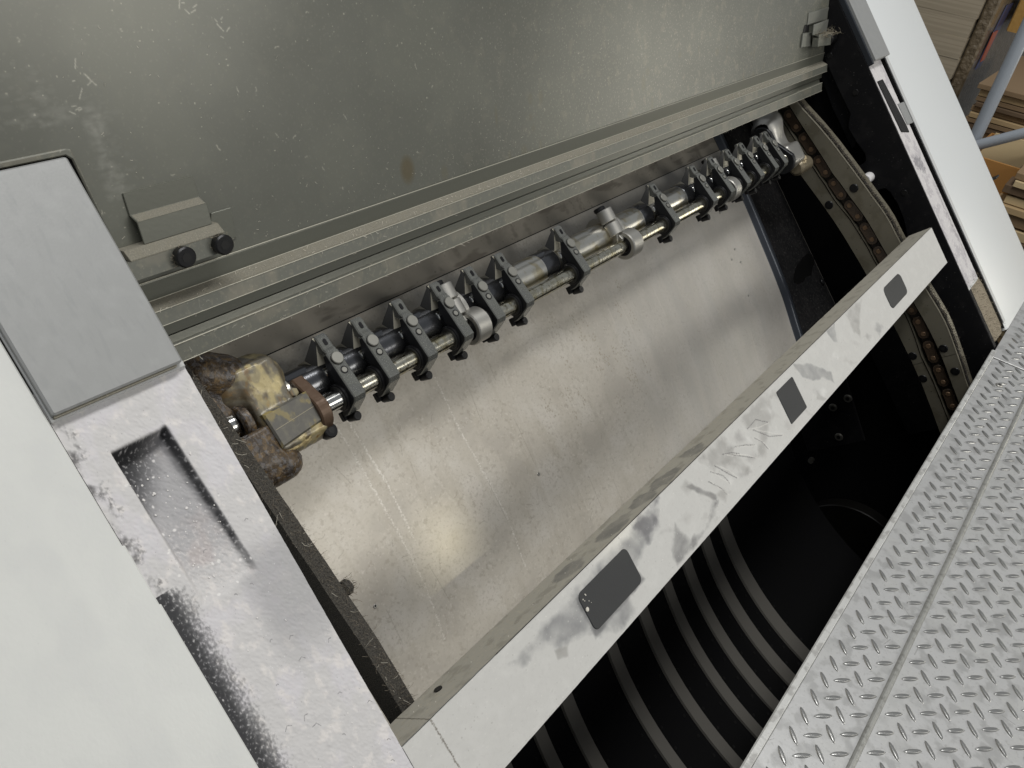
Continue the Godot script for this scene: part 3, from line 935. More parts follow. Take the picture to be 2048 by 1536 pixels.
const PLATE := [[-0.20, 0.668], [-0.0865, 0.666], [0.0187, 0.6677], [0.1086, 0.672], [0.2136, 0.679], [0.305, 0.692], [0.33, 0.697]]

func guide_plate() -> void:
	var f := thing("sheet_guide_plate", P(0.72, 0.68, 0.12), "beige grey scratched metal guide plate behind the gripper bar", "guide plate")
	var x0 := 0.195; var x1 := 1.243; var s0 := -0.056; var s1 := 0.307
	var w := 1800; var h := 640
	var c := Cv.new(w, h, S("#b9b3a8"), 101)
	var px_ := func(x: float, s: float) -> Vector2: return Vector2((x - x0) / (x1 - x0) * w, (s - s0) / (s1 - s0) * h)
	var n1 := bytes(noise(102, 0.006, 5), w, h)
	var n2 := bytes(noise(103, 0.07, 4), w, h)
	var n3 := bytes(noise(104, 0.02, 5), w, h, 1, 6)
	c.mix(n1, 0.45, 0.8, S("#c3beb5"), 0.8)
	c.mix(n1, 0.42, 0.2, S("#aba59b"), 0.6)
	c.mix(n3, 0.55, 0.85, S("#aba497"), 0.35)
	# specks come in clouds
	var gate := bytes(noise(105, 0.012, 4), w, h)
	c.mix(n2, 0.60, 0.74, S("#968e82"), 0.5, gate)
	c.mix(bytes(noise(106, 0.16, 3), w, h), 0.66, 0.8, S("#8a8276"), 0.45, n1)
	c.mix(bytes(noise(107, 0.10, 3), w, h), 0.66, 0.8, S("#cfcac2"), 0.6, gate)
	# broad grey stains that run down the sheet
	var st_n := bytes(noise(108, 0.012, 5), w, h, 1, 9)
	var rgate := PackedByteArray(); rgate.resize(w * h)
	for j in h:
		for i in w:
			rgate[j * w + i] = int(255.0 * smoothstep(0.42, 0.72, float(i) / w))
	c.mix(st_n, 0.48, 0.85, S("#989590"), 0.28, rgate)
	c.mix(n1, -1.0, -0.5, S("#a3a19e"), 0.5, rgate)
	for k in 26:
		var p: Vector2 = px_.call(rng.randf_range(0.62, 0.86), rng.randf_range(0.02, 0.2))
		for e in 10:
			c.dot(p.x + rng.randfn() * 6, p.y + e * rng.randf_range(2, 7), 2.2, 2.8, S("#938a7b"), 0.55)
	# scratches where sheets and screws have dragged
	var scr := [[[0.3602, 0.0218], [0.3642, 0.0781], [0.3669, 0.1459], [0.3679, 0.2097], [0.3620, 0.2764]], [[0.3742, 0.0266], [0.3766, 0.0584], [0.3812, 0.1075], [0.3804, 0.1497], [0.3794, 0.1717]], [[0.4919, 0.0369], [0.4900, 0.0936], [0.4937, 0.1566], [0.4967, 0.2128], [0.4943, 0.2490], [0.4933, 0.2786]]]
	var wd := [2.6, 3.6, 2.8]
	for k in 3:
		var pts := []
		for q in scr[k]: pts.append(px_.call(q[0], q[1]))
		c.line(pts, wd[k], S("#d6d2cb"), 0.85, 1.1, 0.25)
		c.line(pts, 1.6, S("#877f74"), 0.6, 3.0, 0.8)
	for q in [[[0.3973, 0.0336], [0.4199, 0.0766], [0.4357, 0.1337], [0.4448, 0.1816], [0.4528, 0.2057]], [[0.5799, 0.0489], [0.5827, 0.0988], [0.5729, 0.1666], [0.5631, 0.2344]], [[0.6565, 0.0956], [0.6632, 0.1451], [0.6640, 0.1869]]]:
		var pts := []
		for e in q: pts.append(px_.call(e[0], e[1]))
		c.line(pts, 4.5, S("#c6c1b8"), 0.30, 1.2)
	for k in 40:
		var p: Vector2 = px_.call(rng.randf_range(0.25, 1.2), rng.randf_range(-0.02, 0.28))
		var l := rng.randf_range(20, 110)
		c.line([p, p + Vector2(rng.randfn() * 5, l)], 1.5, S("#c9c4bb") if k % 3 else S("#8d867a"), 0.4, 0.4)
	for k in 18:
		var p: Vector2 = px_.call(rng.randf_range(0.27, 0.42), rng.randf_range(0.13, 0.27))
		c.line([p, p + Vector2(rng.randf_range(-30, 40), rng.randf_range(10, 60))], 3.0, S("#cbc6be"), 0.4, 2.5, 0.4)
	c.hairs(120, 8, 26, S("#8a8378"), 0.4)
	var pm := mat(Color.WHITE, 0.42, 0.25, {"tex": c.tex(), "clip": true, "coat": 0.2, "coat_rough": 0.25})
	var st := new_st()
	grid(st, 2, 40, func(u, v):
		var s: float = lerpf(s0, s1, v)
		return P(lerpf(x0, x1, u), interp(PLATE, s), s))
	obj("plate", st, pm, f)
	# upper sheet under the lid, lapped over a joint: dirt plus painted lid shade
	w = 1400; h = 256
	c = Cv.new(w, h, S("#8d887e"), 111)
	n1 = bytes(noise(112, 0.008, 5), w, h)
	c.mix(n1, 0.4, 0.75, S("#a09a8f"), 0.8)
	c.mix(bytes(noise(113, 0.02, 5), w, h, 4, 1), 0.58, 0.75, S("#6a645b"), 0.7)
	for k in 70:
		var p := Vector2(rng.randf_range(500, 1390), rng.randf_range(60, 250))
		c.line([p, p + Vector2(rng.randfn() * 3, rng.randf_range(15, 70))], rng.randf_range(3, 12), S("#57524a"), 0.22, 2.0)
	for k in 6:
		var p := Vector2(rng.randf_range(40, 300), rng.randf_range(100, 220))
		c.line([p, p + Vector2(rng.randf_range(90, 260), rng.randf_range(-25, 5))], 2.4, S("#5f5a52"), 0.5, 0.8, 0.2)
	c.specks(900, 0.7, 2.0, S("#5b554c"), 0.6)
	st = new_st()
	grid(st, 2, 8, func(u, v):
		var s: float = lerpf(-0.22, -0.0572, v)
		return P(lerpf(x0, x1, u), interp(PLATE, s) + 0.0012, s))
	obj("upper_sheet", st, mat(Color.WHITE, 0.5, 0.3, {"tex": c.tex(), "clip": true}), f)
	st = new_st()
	pd(st, rect(x0, -0.0590, x1, -0.0560), 0.672, 0.676)
	obj("joint_shadow_gap", st, M.hole, f)
	# lower hem and the grey bar under it
	st = new_st()
	pd(st, rect(x0, 0.3068, x1, 0.3092), 0.6905, 0.700, 0.0004)
	obj("hem", st, M.edge_bar, f)
	st = new_st()
	pd(st, rect(x0, 0.3095, x1, 0.3112), 0.699, 0.71)
	obj("hem_groove", st, M.hole, f)
	st = new_st()
	pd(st, rect(x0, 0.3112, x1 + 0.02, 0.345), 0.6965, 0.71, 0.0005)
	var bar := obj("lower_bar", st, mat(S("#6f6f6b"), 0.5, 0.3, {"bump": M.lumps, "tri": 8.0, "deep": 0.05}), f)
	for x in [0.262, 0.30, 0.335, 0.42, 0.55, 0.60, 0.66, 0.78]:
		st = new_st()
		pd(st, rect(x, 0.3115, x + 0.0012, 0.345), 0.6960, 0.6966)
		obj("saw_slot", st, M.hole, bar)
	# dark edge bar at the far end
	st = new_st()
	var tabx := [[-0.16, 1.2435], [0.33, 1.2435]]
	for k in 24:
		var sa := lerpf(-0.16, 0.335, k / 24.0)
		var sb := lerpf(-0.16, 0.335, (k + 1) / 24.0)
		var da := interp(PLATE, sa); var db := interp(PLATE, sb)
		for q in [[1.2435, 0.001, 1.2475, 0.001], [1.2475, 0.001, 1.2475, -0.007], [1.2475, -0.007, 1.2600, -0.008], [1.2600, -0.008, 1.2625, -0.005], [1.2625, -0.005, 1.2640, 0.03]]:
			quad(st, P(q[0], da + q[1], sa), P(q[2], da + q[3], sa), P(q[2], db + q[3], sb), P(q[0], db + q[1], sb))
	obj("edge_bar", st, M.edge_bar, f)
	for q in [[0.3101, 0.1989], [0.5644, 0.1964], [1.1565, 0.1005], [1.1355, 0.1123], [1.1582, 0.1240], [1.1587, 0.0368], [1.1404, 0.1785]]:
		st = new_st()
		var d := interp(PLATE, q[1])
		ring(st, P(q[0], d, q[1]), P(q[0], d - 0.0008, q[1]), 0.0022, 0.0010, 14, 0.0003)
		var rv := obj("rivet", st, M.alu, f)
		st = new_st()
		cyl(st, P(q[0], d, q[1]), P(q[0], d - 0.0003, q[1]), 0.0011, 10)
		obj("rivet_hole", st, M.hole, rv)

# ---------------------------------------------------------------- curved chain rails
const IN_LE := [[-0.16, 0.668], [-0.08, 0.655], [0.047, 0.640], [0.134, 0.6235], [0.185, 0.6155], [0.26, 0.6080], [0.369, 0.602], [0.417, 0.6005], [0.464, 0.5998], [0.52, 0.602], [0.64, 0.61]]
const IN_RE := [[-0.16, 0.644], [-0.08, 0.632], [0.061, 0.6125], [0.1145, 0.6045], [0.158, 0.594], [0.214, 0.587], [0.2535, 0.5845], [0.36, 0.576], [0.401, 0.577], [0.444, 0.581], [0.5, 0.581], [0.64, 0.588]]
const OUT_LE := [[-0.16, 0.620], [-0.08, 0.607], [0.0737, 0.587], [0.1215, 0.577], [0.169, 0.5675], [0.242, 0.561], [0.3445, 0.5534], [0.399, 0.549], [0.449, 0.5486], [0.5, 0.552], [0.64, 0.56]]
const OUT_RE := [[-0.16, 0.606], [-0.078, 0.593], [0.002, 0.5705], [0.061, 0.557], [0.14, 0.542], [0.184, 0.534], [0.227, 0.532], [0.328, 0.525], [0.391, 0.519], [0.4566, 0.5227], [0.506, 0.528], [0.64, 0.538]]

func band(st: SurfaceTool, hi: Array, lo: Array, s0: float, s1: float, x0: float, x1: float, n := 30) -> void:
	# curved flat bar between two edge curves; hi is the edge nearer the front
	for k in n:
		var a := lerpf(s0, s1, float(k) / n)
		var b := lerpf(s0, s1, float(k + 1) / n)
		var ha := interp(hi, a); var hb := interp(hi, b)
		var la := interp(lo, a); var lb := interp(lo, b)
		for q in [[x0, 0], [x1, 1]]:
			st.set_smooth_group(10 + q[1])
			if q[1] == 0: quad(st, P(q[0], la, a), P(q[0], lb, b), P(q[0], hb, b), P(q[0], ha, a))
			else: quad(st, P(q[0], ha, a), P(q[0], hb, b), P(q[0], lb, b), P(q[0], la, a))
		st.set_smooth_group(1)
		quad(st, P(x0, ha, a), P(x0, hb, b), P(x1, hb, b), P(x1, ha, a))
		st.set_smooth_group(2)
		quad(st, P(x1, la, a), P(x1, lb, b), P(x0, lb, b), P(x0, la, a))
	st.set_smooth_group(-1)
	for s in [s0, s1]:
		quad(st, P(x0, interp(hi, s), s), P(x1, interp(hi, s), s), P(x1, interp(lo, s), s), P(x0, interp(lo, s), s))

func rails() -> void:
	var f := thing("chain_rail", P(1.43, 0.58, 0.2), "pale curved steel chain rails on the far side of the opening", "chain rail", "curved chain rails")
	for seg in [[-0.16, 0.4535], [0.4545, 0.64]]:
		var st := new_st()
		band(st, IN_RE, IN_LE, seg[0], seg[1], 1.42, 1.452)
		obj("inner_rail", st, M.rail, f)
		st = new_st()
		band(st, OUT_RE, OUT_LE, seg[0], seg[1], 1.42, 1.452)
		obj("outer_rail", st, M.rail, f)
	for q in [[0.1103, 0.5643], [0.1196, 0.6161], [0.437, 0.594], [0.4384, 0.5399], [0.4843, 0.5944], [0.4851, 0.5378]]:
		socket(f, "bolt", P(1.4205, q[1], q[0]), -EX, 0.0078, 0.0022, M.black_ox)
	# bright arris, then lint matted along the front edge
	var st2 := new_st()
	for k in 40:
		var a := lerpf(-0.15, 0.62, k / 40.0); var b := lerpf(-0.15, 0.62, (k + 1) / 40.0)
		quad(st2, P(1.4195, interp(OUT_RE, a) + 0.0007, a), P(1.4195, interp(OUT_RE, b) + 0.0007, b), P(1.4203, interp(OUT_RE, b) - 0.0004, b), P(1.4203, interp(OUT_RE, a) - 0.0004, a))
	obj("arris", st2, mat(S("#7d786a"), 0.6, 0.1), f)
	st2 = new_st()
	var nz := noise(121, 60.0, 4)
	var FR := []
	for k in 60:
		var s := lerpf(-0.16, 0.64, k / 59.0)
		FR.append([s, interp(OUT_RE, s) - 0.0012 - 0.0040 * absf(nz.get_noise_1d(s * 6.0))])
	band(st2, FR, OUT_RE, -0.15, 0.62, 1.4240, 1.432, 140)
	obj("lint_mat", st2, M.felt_dark, f)
	lint("rail_lint", f, M.fibre_felt, 1900, func():
		var s := rng.randf_range(-0.1, 0.5)
		return [P(rng.randf_range(1.4205, 1.432), interp(OUT_RE, s) - 0.003, s), -EN - EX * 0.3], 0.002, 0.006, 0.00024)
	# groove behind the chain
	st2 = new_st()
	band(st2, OUT_LE, IN_RE, -0.16, 0.64, 1.444, 1.452)
	obj("groove", st2, M.tar, f)
	for e in [[OUT_LE, 0.0006], [IN_RE, -0.0006]]:
		st2 = new_st()
		var A := []; var B := []
		for k in 90:
			var s := lerpf(-0.16, 0.64, k / 89.0)
			var wv := 0.0007 + 0.0007 * nz.get_noise_1d(s * 3.0 + e[1] * 9e4)
			A.append([s, interp(e[0], s) - (0.0 if e[1] < 0 else 0.0004)])
			B.append([s, interp(e[0], s) + (wv if e[1] > 0 else -wv)])
		band(st2, A if e[1] > 0 else B, B if e[1] > 0 else A, -0.15, 0.62, 1.4192, 1.4215, 90)
		obj("grease_line", st2, M.grease_black, f)
	# near side: the same rail, seen from above as a lint covered edge
	f = thing("chain_rail", P(0.226, 0.56, 0.1), "dark lint covered chain rail along the near frame edge", "chain rail", "curved chain rails")
	st2 = new_st()
	FR = []
	for k in 90:
		var s := lerpf(-0.16, 0.64, k / 89.0)
		FR.append([s, interp(OUT_RE, s) - 0.0018 - 0.001 * nz.get_noise_1d(s + 4.0)])
	band(st2, FR, OUT_LE, -0.16, 0.335, 0.2205, 0.233, 120)
	obj("lint_mat", st2, M.felt, f)
	lint("rail_lint", f, M.fibre_felt, 1500, func():
		var s := rng.randf_range(-0.10, 0.30)
		return [P(rng.randf_range(0.2205, 0.2335), interp(OUT_RE, s) - 0.001, s), -EN + EX * (0.6 if rng.randf() < 0.6 else 0.0)], 0.002, 0.006, 0.00012, 0.7)
	lint("pale_lint", f, M.fibre, 60, func():
		var s := rng.randf_range(-0.10, 0.30)
		return [P(rng.randf_range(0.2205, 0.2335), interp(OUT_RE, s) - 0.002, s), -EN], 0.003, 0.009, 0.00010, 0.3)
	st2 = new_st()
	cyl(st2, P(0.2335, 0.546, 0.135), P(0.2410, 0.546, 0.135), 0.0062, 18, 0.002)
	obj("bolt_head", st2, M.felt, f)
	lint("bolt_lint", f, M.fibre_felt, 110, func(): return [P(rng.randf_range(0.234, 0.243), 0.541 + rng.randf() * 0.006, 0.135 + rng.randfn() * 0.004), -EN + EX * 0.4], 0.002, 0.006, 0.00012, 0.5)
	st2 = new_st()
	px(st2, rect(-0.16, 0.60, 0.36, 0.75), 0.2215, 0.231)
	obj("rail_web", st2, M.deep, f)

func chain() -> void:
	var f := thing("roller_chain", P(1.43, 0.58, 0.2), "oily brown roller chain running between the far rails", "chain")
	var mid := func(s: float) -> float: return (interp(IN_RE, s) + interp(OUT_LE, s)) * 0.5
	var pins := []
	var s := -0.106
	while s < 0.57:
		pins.append(Vector2(s, mid.call(s)))
		var d: float = (mid.call(s + 0.0245) - mid.call(s))
		s += 0.0245 / sqrt(1.0 + pow(d / 0.0245, 2))
	# one outer and one inner link, then copies
	var bone := PackedVector2Array()
	for k in 18:
		var a := -PI * 0.5 - 0.35 + (PI + 0.7) * k / 17.0
		bone.append(Vector2(0.01225 + 0.0098 * cos(a), 0.0098 * sin(a)))
	for k in 18:
		var a := PI * 0.5 - 0.35 + (PI + 0.7) * k / 17.0
		bone.append(Vector2(-0.01225 + 0.0098 * cos(a), 0.0098 * sin(a)))
	var proto := []
	for kind in 2:
		var link := Node3D.new()
		link.name = "link" if kind == 0 else "inner_link"
		f.add_child(link, true)
		link.position = Vector3(0, 0, 0)
		var zz := 0.0 if kind == 0 else 0.004
		var st := new_st()
		ext(st, Vector3.ZERO, ES, EN, EX, bone, zz, zz + 0.003, 0.0008)
		var o := MeshInstance3D.new(); o.name = "link_plate"; st.generate_normals(); o.mesh = st.commit(); o.material_override = M.chain if kind == 0 else M.chain_dark
		link.add_child(o, true)
		for e in [-1, 1]:
			st = new_st()
			if kind == 0: cyl(st, ES * 0.01225 * e + EX * 0.0, ES * 0.01225 * e - EX * 0.0016, 0.0044, 18, 0.0007)
			else: ring(st, ES * 0.01225 * e + EX * zz, ES * 0.01225 * e + EX * (zz - 0.0008), 0.0075, 0.005, 18, 0.0003)
			o = MeshInstance3D.new(); o.name = "pin" if kind == 0 else "bush"; st.generate_normals(); o.mesh = st.commit(); o.material_override = M.chain_pin if kind == 0 else M.chain
			link.add_child(o, true)
		proto.append(link)
	for i in pins.size() - 1:
		var a: Vector2 = pins[i]; var b: Vector2 = pins[i + 1]
		var link: Node3D = proto[i % 2]
		if i > 1:
			link = proto[i % 2].duplicate()
			link.name = proto[i % 2].name
			f.add_child(link, true)
		var c := (a + b) * 0.5
		var an := (b - a).angle()
		link.transform = Transform3D(Basis(ES.cross(EN).normalized(), an), P(1.4265, c.y, c.x) - f.position)

# ---------------------------------------------------------------- lid
func lid() -> void:
	var f := thing("lid", L(0.8, 0.25, 0), "olive grey satin lid tilted up over the opening with dusty lower edge", "machine lid")
	var x0 := -0.12; var x1 := 1.4955
	var w := 2048; var h := 448
	var tx0 := 0.12
	var c := Cv.new(w, h, S("#676860"), 131)
	var n1 := bytes(noise(132, 0.004, 4), w, h)
	var n2 := bytes(noise(133, 0.03, 4), w, h)
	c.mix(n1, 0.5, 0.8, S("#6f7067"), 0.7)
	c.mix(n1, 0.45, 0.2, S("#5f6058"), 0.6)
	# dust thickens towards the far end and the lower edge
	var gate := PackedByteArray(); gate.resize(w * h)
	for j in h:
		for i in w:
			gate[j * w + i] = int(255.0 * clampf(0.15 + 0.9 * smoothstep(0.15, 0.7, float(i) / w) * (0.35 + 0.65 * float(j) / h), 0.0, 1.0))
	c.mix(bytes(noise(134, 0.2, 2), w, h), 0.72, 0.85, S("#b9b3a2"), 0.7, gate)
	c.mix(n2, 0.62, 0.8, S("#98927f"), 0.35, gate)
	for k in 6500:
		var x := rng.randf() * w
		var y := rng.randf() * h
		if rng.randf() * 255 > gate[mini(int(y), h - 1) * w + mini(int(x), w - 1)] + 30: continue
		var r := 0.6 + 0.8 * rng.randf() * rng.randf()
		c.dot(x, y, r, r, S("#bdb8a8"), 0.7 * (0.3 + rng.randf()))
	c.hairs(150, 3, 9, S("#c4bfb0"), 0.5)
	for q in [[0.245, 0.19], [0.30, 0.17], [0.323, 0.155], [0.21, 0.12], [0.22, 0.135], [0.36, 0.22]]:
		var p := Vector2((q[0] - tx0) / (x1 - tx0) * w, h - q[1] / 0.30 * h)
		for k in 5:
			var p2 := p + Vector2(rng.randfn() * 6, rng.randfn() * 6)
			c.line([p2, p2 + Vector2(rng.randf_range(2, 6), rng.randfn() * 5)], 1.5, S("#b9b6aa"), 0.55)
	# powder haze against the cover, brown drips near the fold
	for k in 300:
		var q := Vector2(0.213 + absf(rng.randfn()) * 0.008, rng.randf_range(0.06, 0.12))
		if rng.randf() < 0.35: q = Vector2(0.19 + rng.randfn() * 0.012, 0.112 + absf(rng.randfn()) * 0.012)
		var p := Vector2((q.x - tx0) / (x1 - tx0) * w, h - q.y / 0.30 * h)
		c.dot(p.x, p.y, rng.randf_range(2, 7), rng.randf_range(1.5, 4), S("#a9a8a1"), 0.07)
	for k in 26:
		var p := Vector2(rng.randf_range(0.28, 0.98) * w, h - rng.randf_range(3, 90))
		c.dot(p.x, p.y, rng.randf_range(4, 12), rng.randf_range(6, 20), S("#6c6651"), 0.3)
	c.dot((0.475 - tx0) / (x1 - tx0) * w, h - 0.022 / 0.30 * h, 15, 22, S("#5d5138"), 0.6)
	var lm := mat(Color.WHITE, 0.30, 0.15, {"tex": c.tex(), "clip": true})
	var st := new_st()
	quad(st, L(tx0, 0.0, 0.0016), L(x1, 0.0, 0.0016), L(x1, 0.30, 0.0016), L(tx0, 0.30, 0.0016), [Vector2(0, 1), Vector2(1, 1), Vector2(1, 0), Vector2(0, 0)])
	obj("lid_face", st, lm, f)
	st = new_st()
	ext(st, L(0, 0, 0), EX, LU, LN, rect(x0, 0.0005, x1, 0.72), -0.003, 0.001, 0.0006)
	obj("lid_panel", st, M.olive, f)
	var prof := func(pts: Array, called: String, m: Material, xa := x0, xb := x1):
		var s2 := new_st()
		ext(s2, L(0, 0, 0), LU, LN, EX, pv(pts), xa, xb, 0.0004)
		return obj(called, s2, m, f)
	prof.call([0.0016, -0.002, 0.0016, 0.0028, 0.0004, 0.0030, -0.0128, 0.0012, -0.0128, -0.003], "fold", M.olive)
	prof.call([-0.0128, -0.004, -0.0128, 0.0012, -0.0172, 0.0095, -0.0185, 0.0098, -0.0185, -0.004], "dusty_ledge", M.dust)
	prof.call([-0.0186, -0.004, -0.0186, 0.0102, -0.0292, 0.0110, -0.0298, 0.0102, -0.0298, -0.004], "ledge_face", M.dusty)
	prof.call([-0.0299, -0.004, -0.0299, 0.0022, -0.0405, 0.0026, -0.0408, 0.0020, -0.0408, -0.004], "channel", M.olive)
	prof.call([-0.0413, -0.004, -0.0413, 0.0030, -0.0468, 0.0040, -0.0468, -0.004], "seam_strip", M.olive, x0, x1 - 0.012)
	prof.call([-0.0468, -0.004, -0.0468, 0.0078, -0.0476, 0.0088, -0.0606, 0.0092, -0.0612, 0.0086, -0.0612, -0.004], "lower_lip", M.dusty, x0, x1 - 0.012)
	prof.call([-0.0300, -0.006, -0.0300, -0.004, -0.060, -0.004, -0.060, -0.006], "lid_back", M.deep)
	# pale rods painting edge highlights and dust on the folds
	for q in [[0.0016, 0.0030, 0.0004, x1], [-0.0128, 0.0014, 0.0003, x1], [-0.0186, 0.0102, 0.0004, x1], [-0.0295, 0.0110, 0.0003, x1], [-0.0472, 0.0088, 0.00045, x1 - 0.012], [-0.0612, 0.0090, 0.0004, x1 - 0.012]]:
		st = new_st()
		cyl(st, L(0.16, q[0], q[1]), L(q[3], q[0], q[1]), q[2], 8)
		obj("edge_highlight", st, M.worn, f)
	lint("ledge_lint", f, M.fibre, 900, func():
		var t := rng.randf()
		var x := 0.2 + 1.28 * rng.randf()
		return [L(x, -0.0186 + 0.004 * t, 0.0098 - 0.006 * t), LN * 0.6 - LU * 0.3], 0.0015, 0.005, 0.00013, 0.6)
	lint("lip_lint", f, M.fibre, 700, func():
		var x := 0.2 + 1.28 * rng.randf()
		return [L(x, [-0.0473, -0.0608, -0.0608, -0.0296][rng.randi() % 4], rng.randf_range(0.0075, 0.0092)), LN * 0.5 - LU * 0.5], 0.001, 0.004, 0.00010, 0.6)
	lint("face_lint", f, M.fibre, 500, func():
		return [L(rng.randf_range(0.18, 1.48), rng.randf() * rng.randf() * 0.25 + 0.002, 0.0018), EX * rng.randfn() + LU * rng.randfn()], 0.0008, 0.0022, 0.00009, 2.0)
	# lip and dark gap round the cut-out for the near cover
	st = new_st()
	ext(st, L(0, 0, 0), EX, LU, LN, pv([0.08, 0.0935, 0.1945, 0.0935, 0.1975, 0.0905, 0.2055, 0.030, 0.2070, 0.030, 0.1995, 0.0915, 0.1985, 0.0965, 0.1955, 0.0975, 0.08, 0.0975]), 0.001, 0.0042, 0.0008)
	obj("notch_lip", st, M.dusty, f)
	st = new_st()
	ext(st, L(0, 0, 0), EX, LU, LN, pv([0.08, 0.0, 0.204, 0.0, 0.2055, 0.030, 0.1975, 0.0905, 0.1945, 0.0935, 0.08, 0.0935]), 0.001, 0.0022)
	obj("notch_gap", st, M.deep, f)
	# stepped brackets with their screws
	for side in 2:
		var a := 0.2215; var b := 0.277
		if side:
			far_bracket(f)
			continue
		var br := Node3D.new()
		br.name = "bracket"
		f.add_child(br, true)
		br.position = L((a + b) / 2, 0.03, 0.01) - f.position
		st = new_st()
		ext(st, L(0, 0, 0), LU, LN, EX, pv([0.0630, 0.0015, 0.0630, 0.0032, 0.0485, 0.0032, 0.0446, 0.0112, 0.0296, 0.0118, 0.0292, 0.0104, 0.0440, 0.0098, 0.0478, 0.0015]), a, b - (0.004 if side == 0 else 0.0), 0.0004)
		obj("stepped_plate", st, M.olive, br)
		st = new_st()
		ext(st, L(0, 0, 0), LU, LN, EX, pv([0.0484, 0.0033, 0.0449, 0.0108, 0.0447, 0.0114, 0.0483, 0.0036]), a + 0.001, b - 0.005)
		obj("dust_line", st, M.dust, br)
		st = new_st()
		ext(st, L(0, 0, 0), LU, LN, EX, pv([0.0292, 0.002, 0.0292, 0.0122, 0.0235, 0.0190, 0.0228, 0.0190, 0.0228, 0.002]), a - 0.015, b, 0.0003)
		obj("dusty_step", st, M.dust, br)
		st = new_st()
		ext(st, L(0, 0, 0), LU, LN, EX, pv([0.0227, 0.002, 0.0227, 0.0192, 0.0100, 0.0196, 0.0100, 0.002]), a - 0.02, b, 0.0005)
		obj("bracket_bar", st, M.dusty, br)
		if side == 0:
			st = new_st()
			ext(st, L(0, 0, 0), EX, LU, LN, pv([0.270, 0.011, 0.2938, 0.0120, 0.2952, 0.0345, 0.279, 0.0345]), 0.0016, 0.0028, 0.0004)
			obj("shim", st, M.olive, br)
			for x in [0.2405, 0.2705]:
				socket(br, "bolt", L(x, 0.0165, 0.0196), LN, 0.0074, 0.0075, M.black_ox)
				lint("bolt_lint", br, M.fibre_dark, 26, func():
					var an := rng.randf() * TAU
					return [L(x + 0.0074 * cos(an), 0.0165 + 0.0074 * sin(an), 0.0205 + 0.004 * rng.randf()), EX * cos(an) + LU * sin(an)], 0.001, 0.003, 0.00012, 0.8)

func far_bracket(f: Node3D) -> void:
	var br := Node3D.new()
	br.name = "bracket"
	f.add_child(br, true)
	br.position = L(1.44, 0.04, 0.01) - f.position
	var slab := func(poly: Array, h0: float, h1: float, called: String, m: Material):
		var st := new_st()
		ext(st, L(0, 0, 0), EX, LU, LN, pv(poly), h0, h1, 0.0006)
		obj(called, st, m, br)
	slab.call([1.402, 0.0545, 1.485, 0.0560, 1.494, 0.0745, 1.403, 0.0735], 0.0015, 0.0035, "upper_plate", M.bracket)
	slab.call([1.386, 0.0440, 1.412, 0.0440, 1.412, 0.0555, 1.392, 0.0560], 0.0016, 0.0026, "bracket_shade", M.hole)  # black slab painting the shade between the bracket plates
	slab.call([1.4075, 0.0385, 1.470, 0.0375, 1.474, 0.0568, 1.4085, 0.0548], 0.0100, 0.0120, "stepped_plate", M.bracket)
	slab.call([1.3800, 0.0225, 1.4360, 0.0190, 1.4360, 0.0410, 1.3835, 0.0440], 0.0020, 0.0050, "lower_plate", M.bracket)
	slab.call([1.4170, 0.0195, 1.4760, 0.0160, 1.4760, 0.0345, 1.4170, 0.0380], 0.0080, 0.0190, "bracket_bar", M.dusty)
	var st2 := new_st()
	ext(st2, L(0, 0, 0), LU, LN, EX, pv([0.0358, 0.008, 0.0366, 0.013, 0.0345, 0.0192, 0.0338, 0.019, 0.0338, 0.008]), 1.417, 1.476)
	obj("dust_line", st2, M.dust, br)
	for k in 2:
		socket(br, "bolt", L(1.477 + 0.036 * k, 0.0255, 0.0125), EX, 0.0095, 0.032, M.black_ox)
	lint("bolt_lint", br, M.fibre_dark, 420, func(): return [L(rng.randf_range(1.42, 1.555), 0.033 + 0.003 * rng.randf(), 0.0125 + rng.randfn() * 0.006), LU * 0.5 + LN * 0.3], 0.004, 0.011, 0.00035, 0.5)

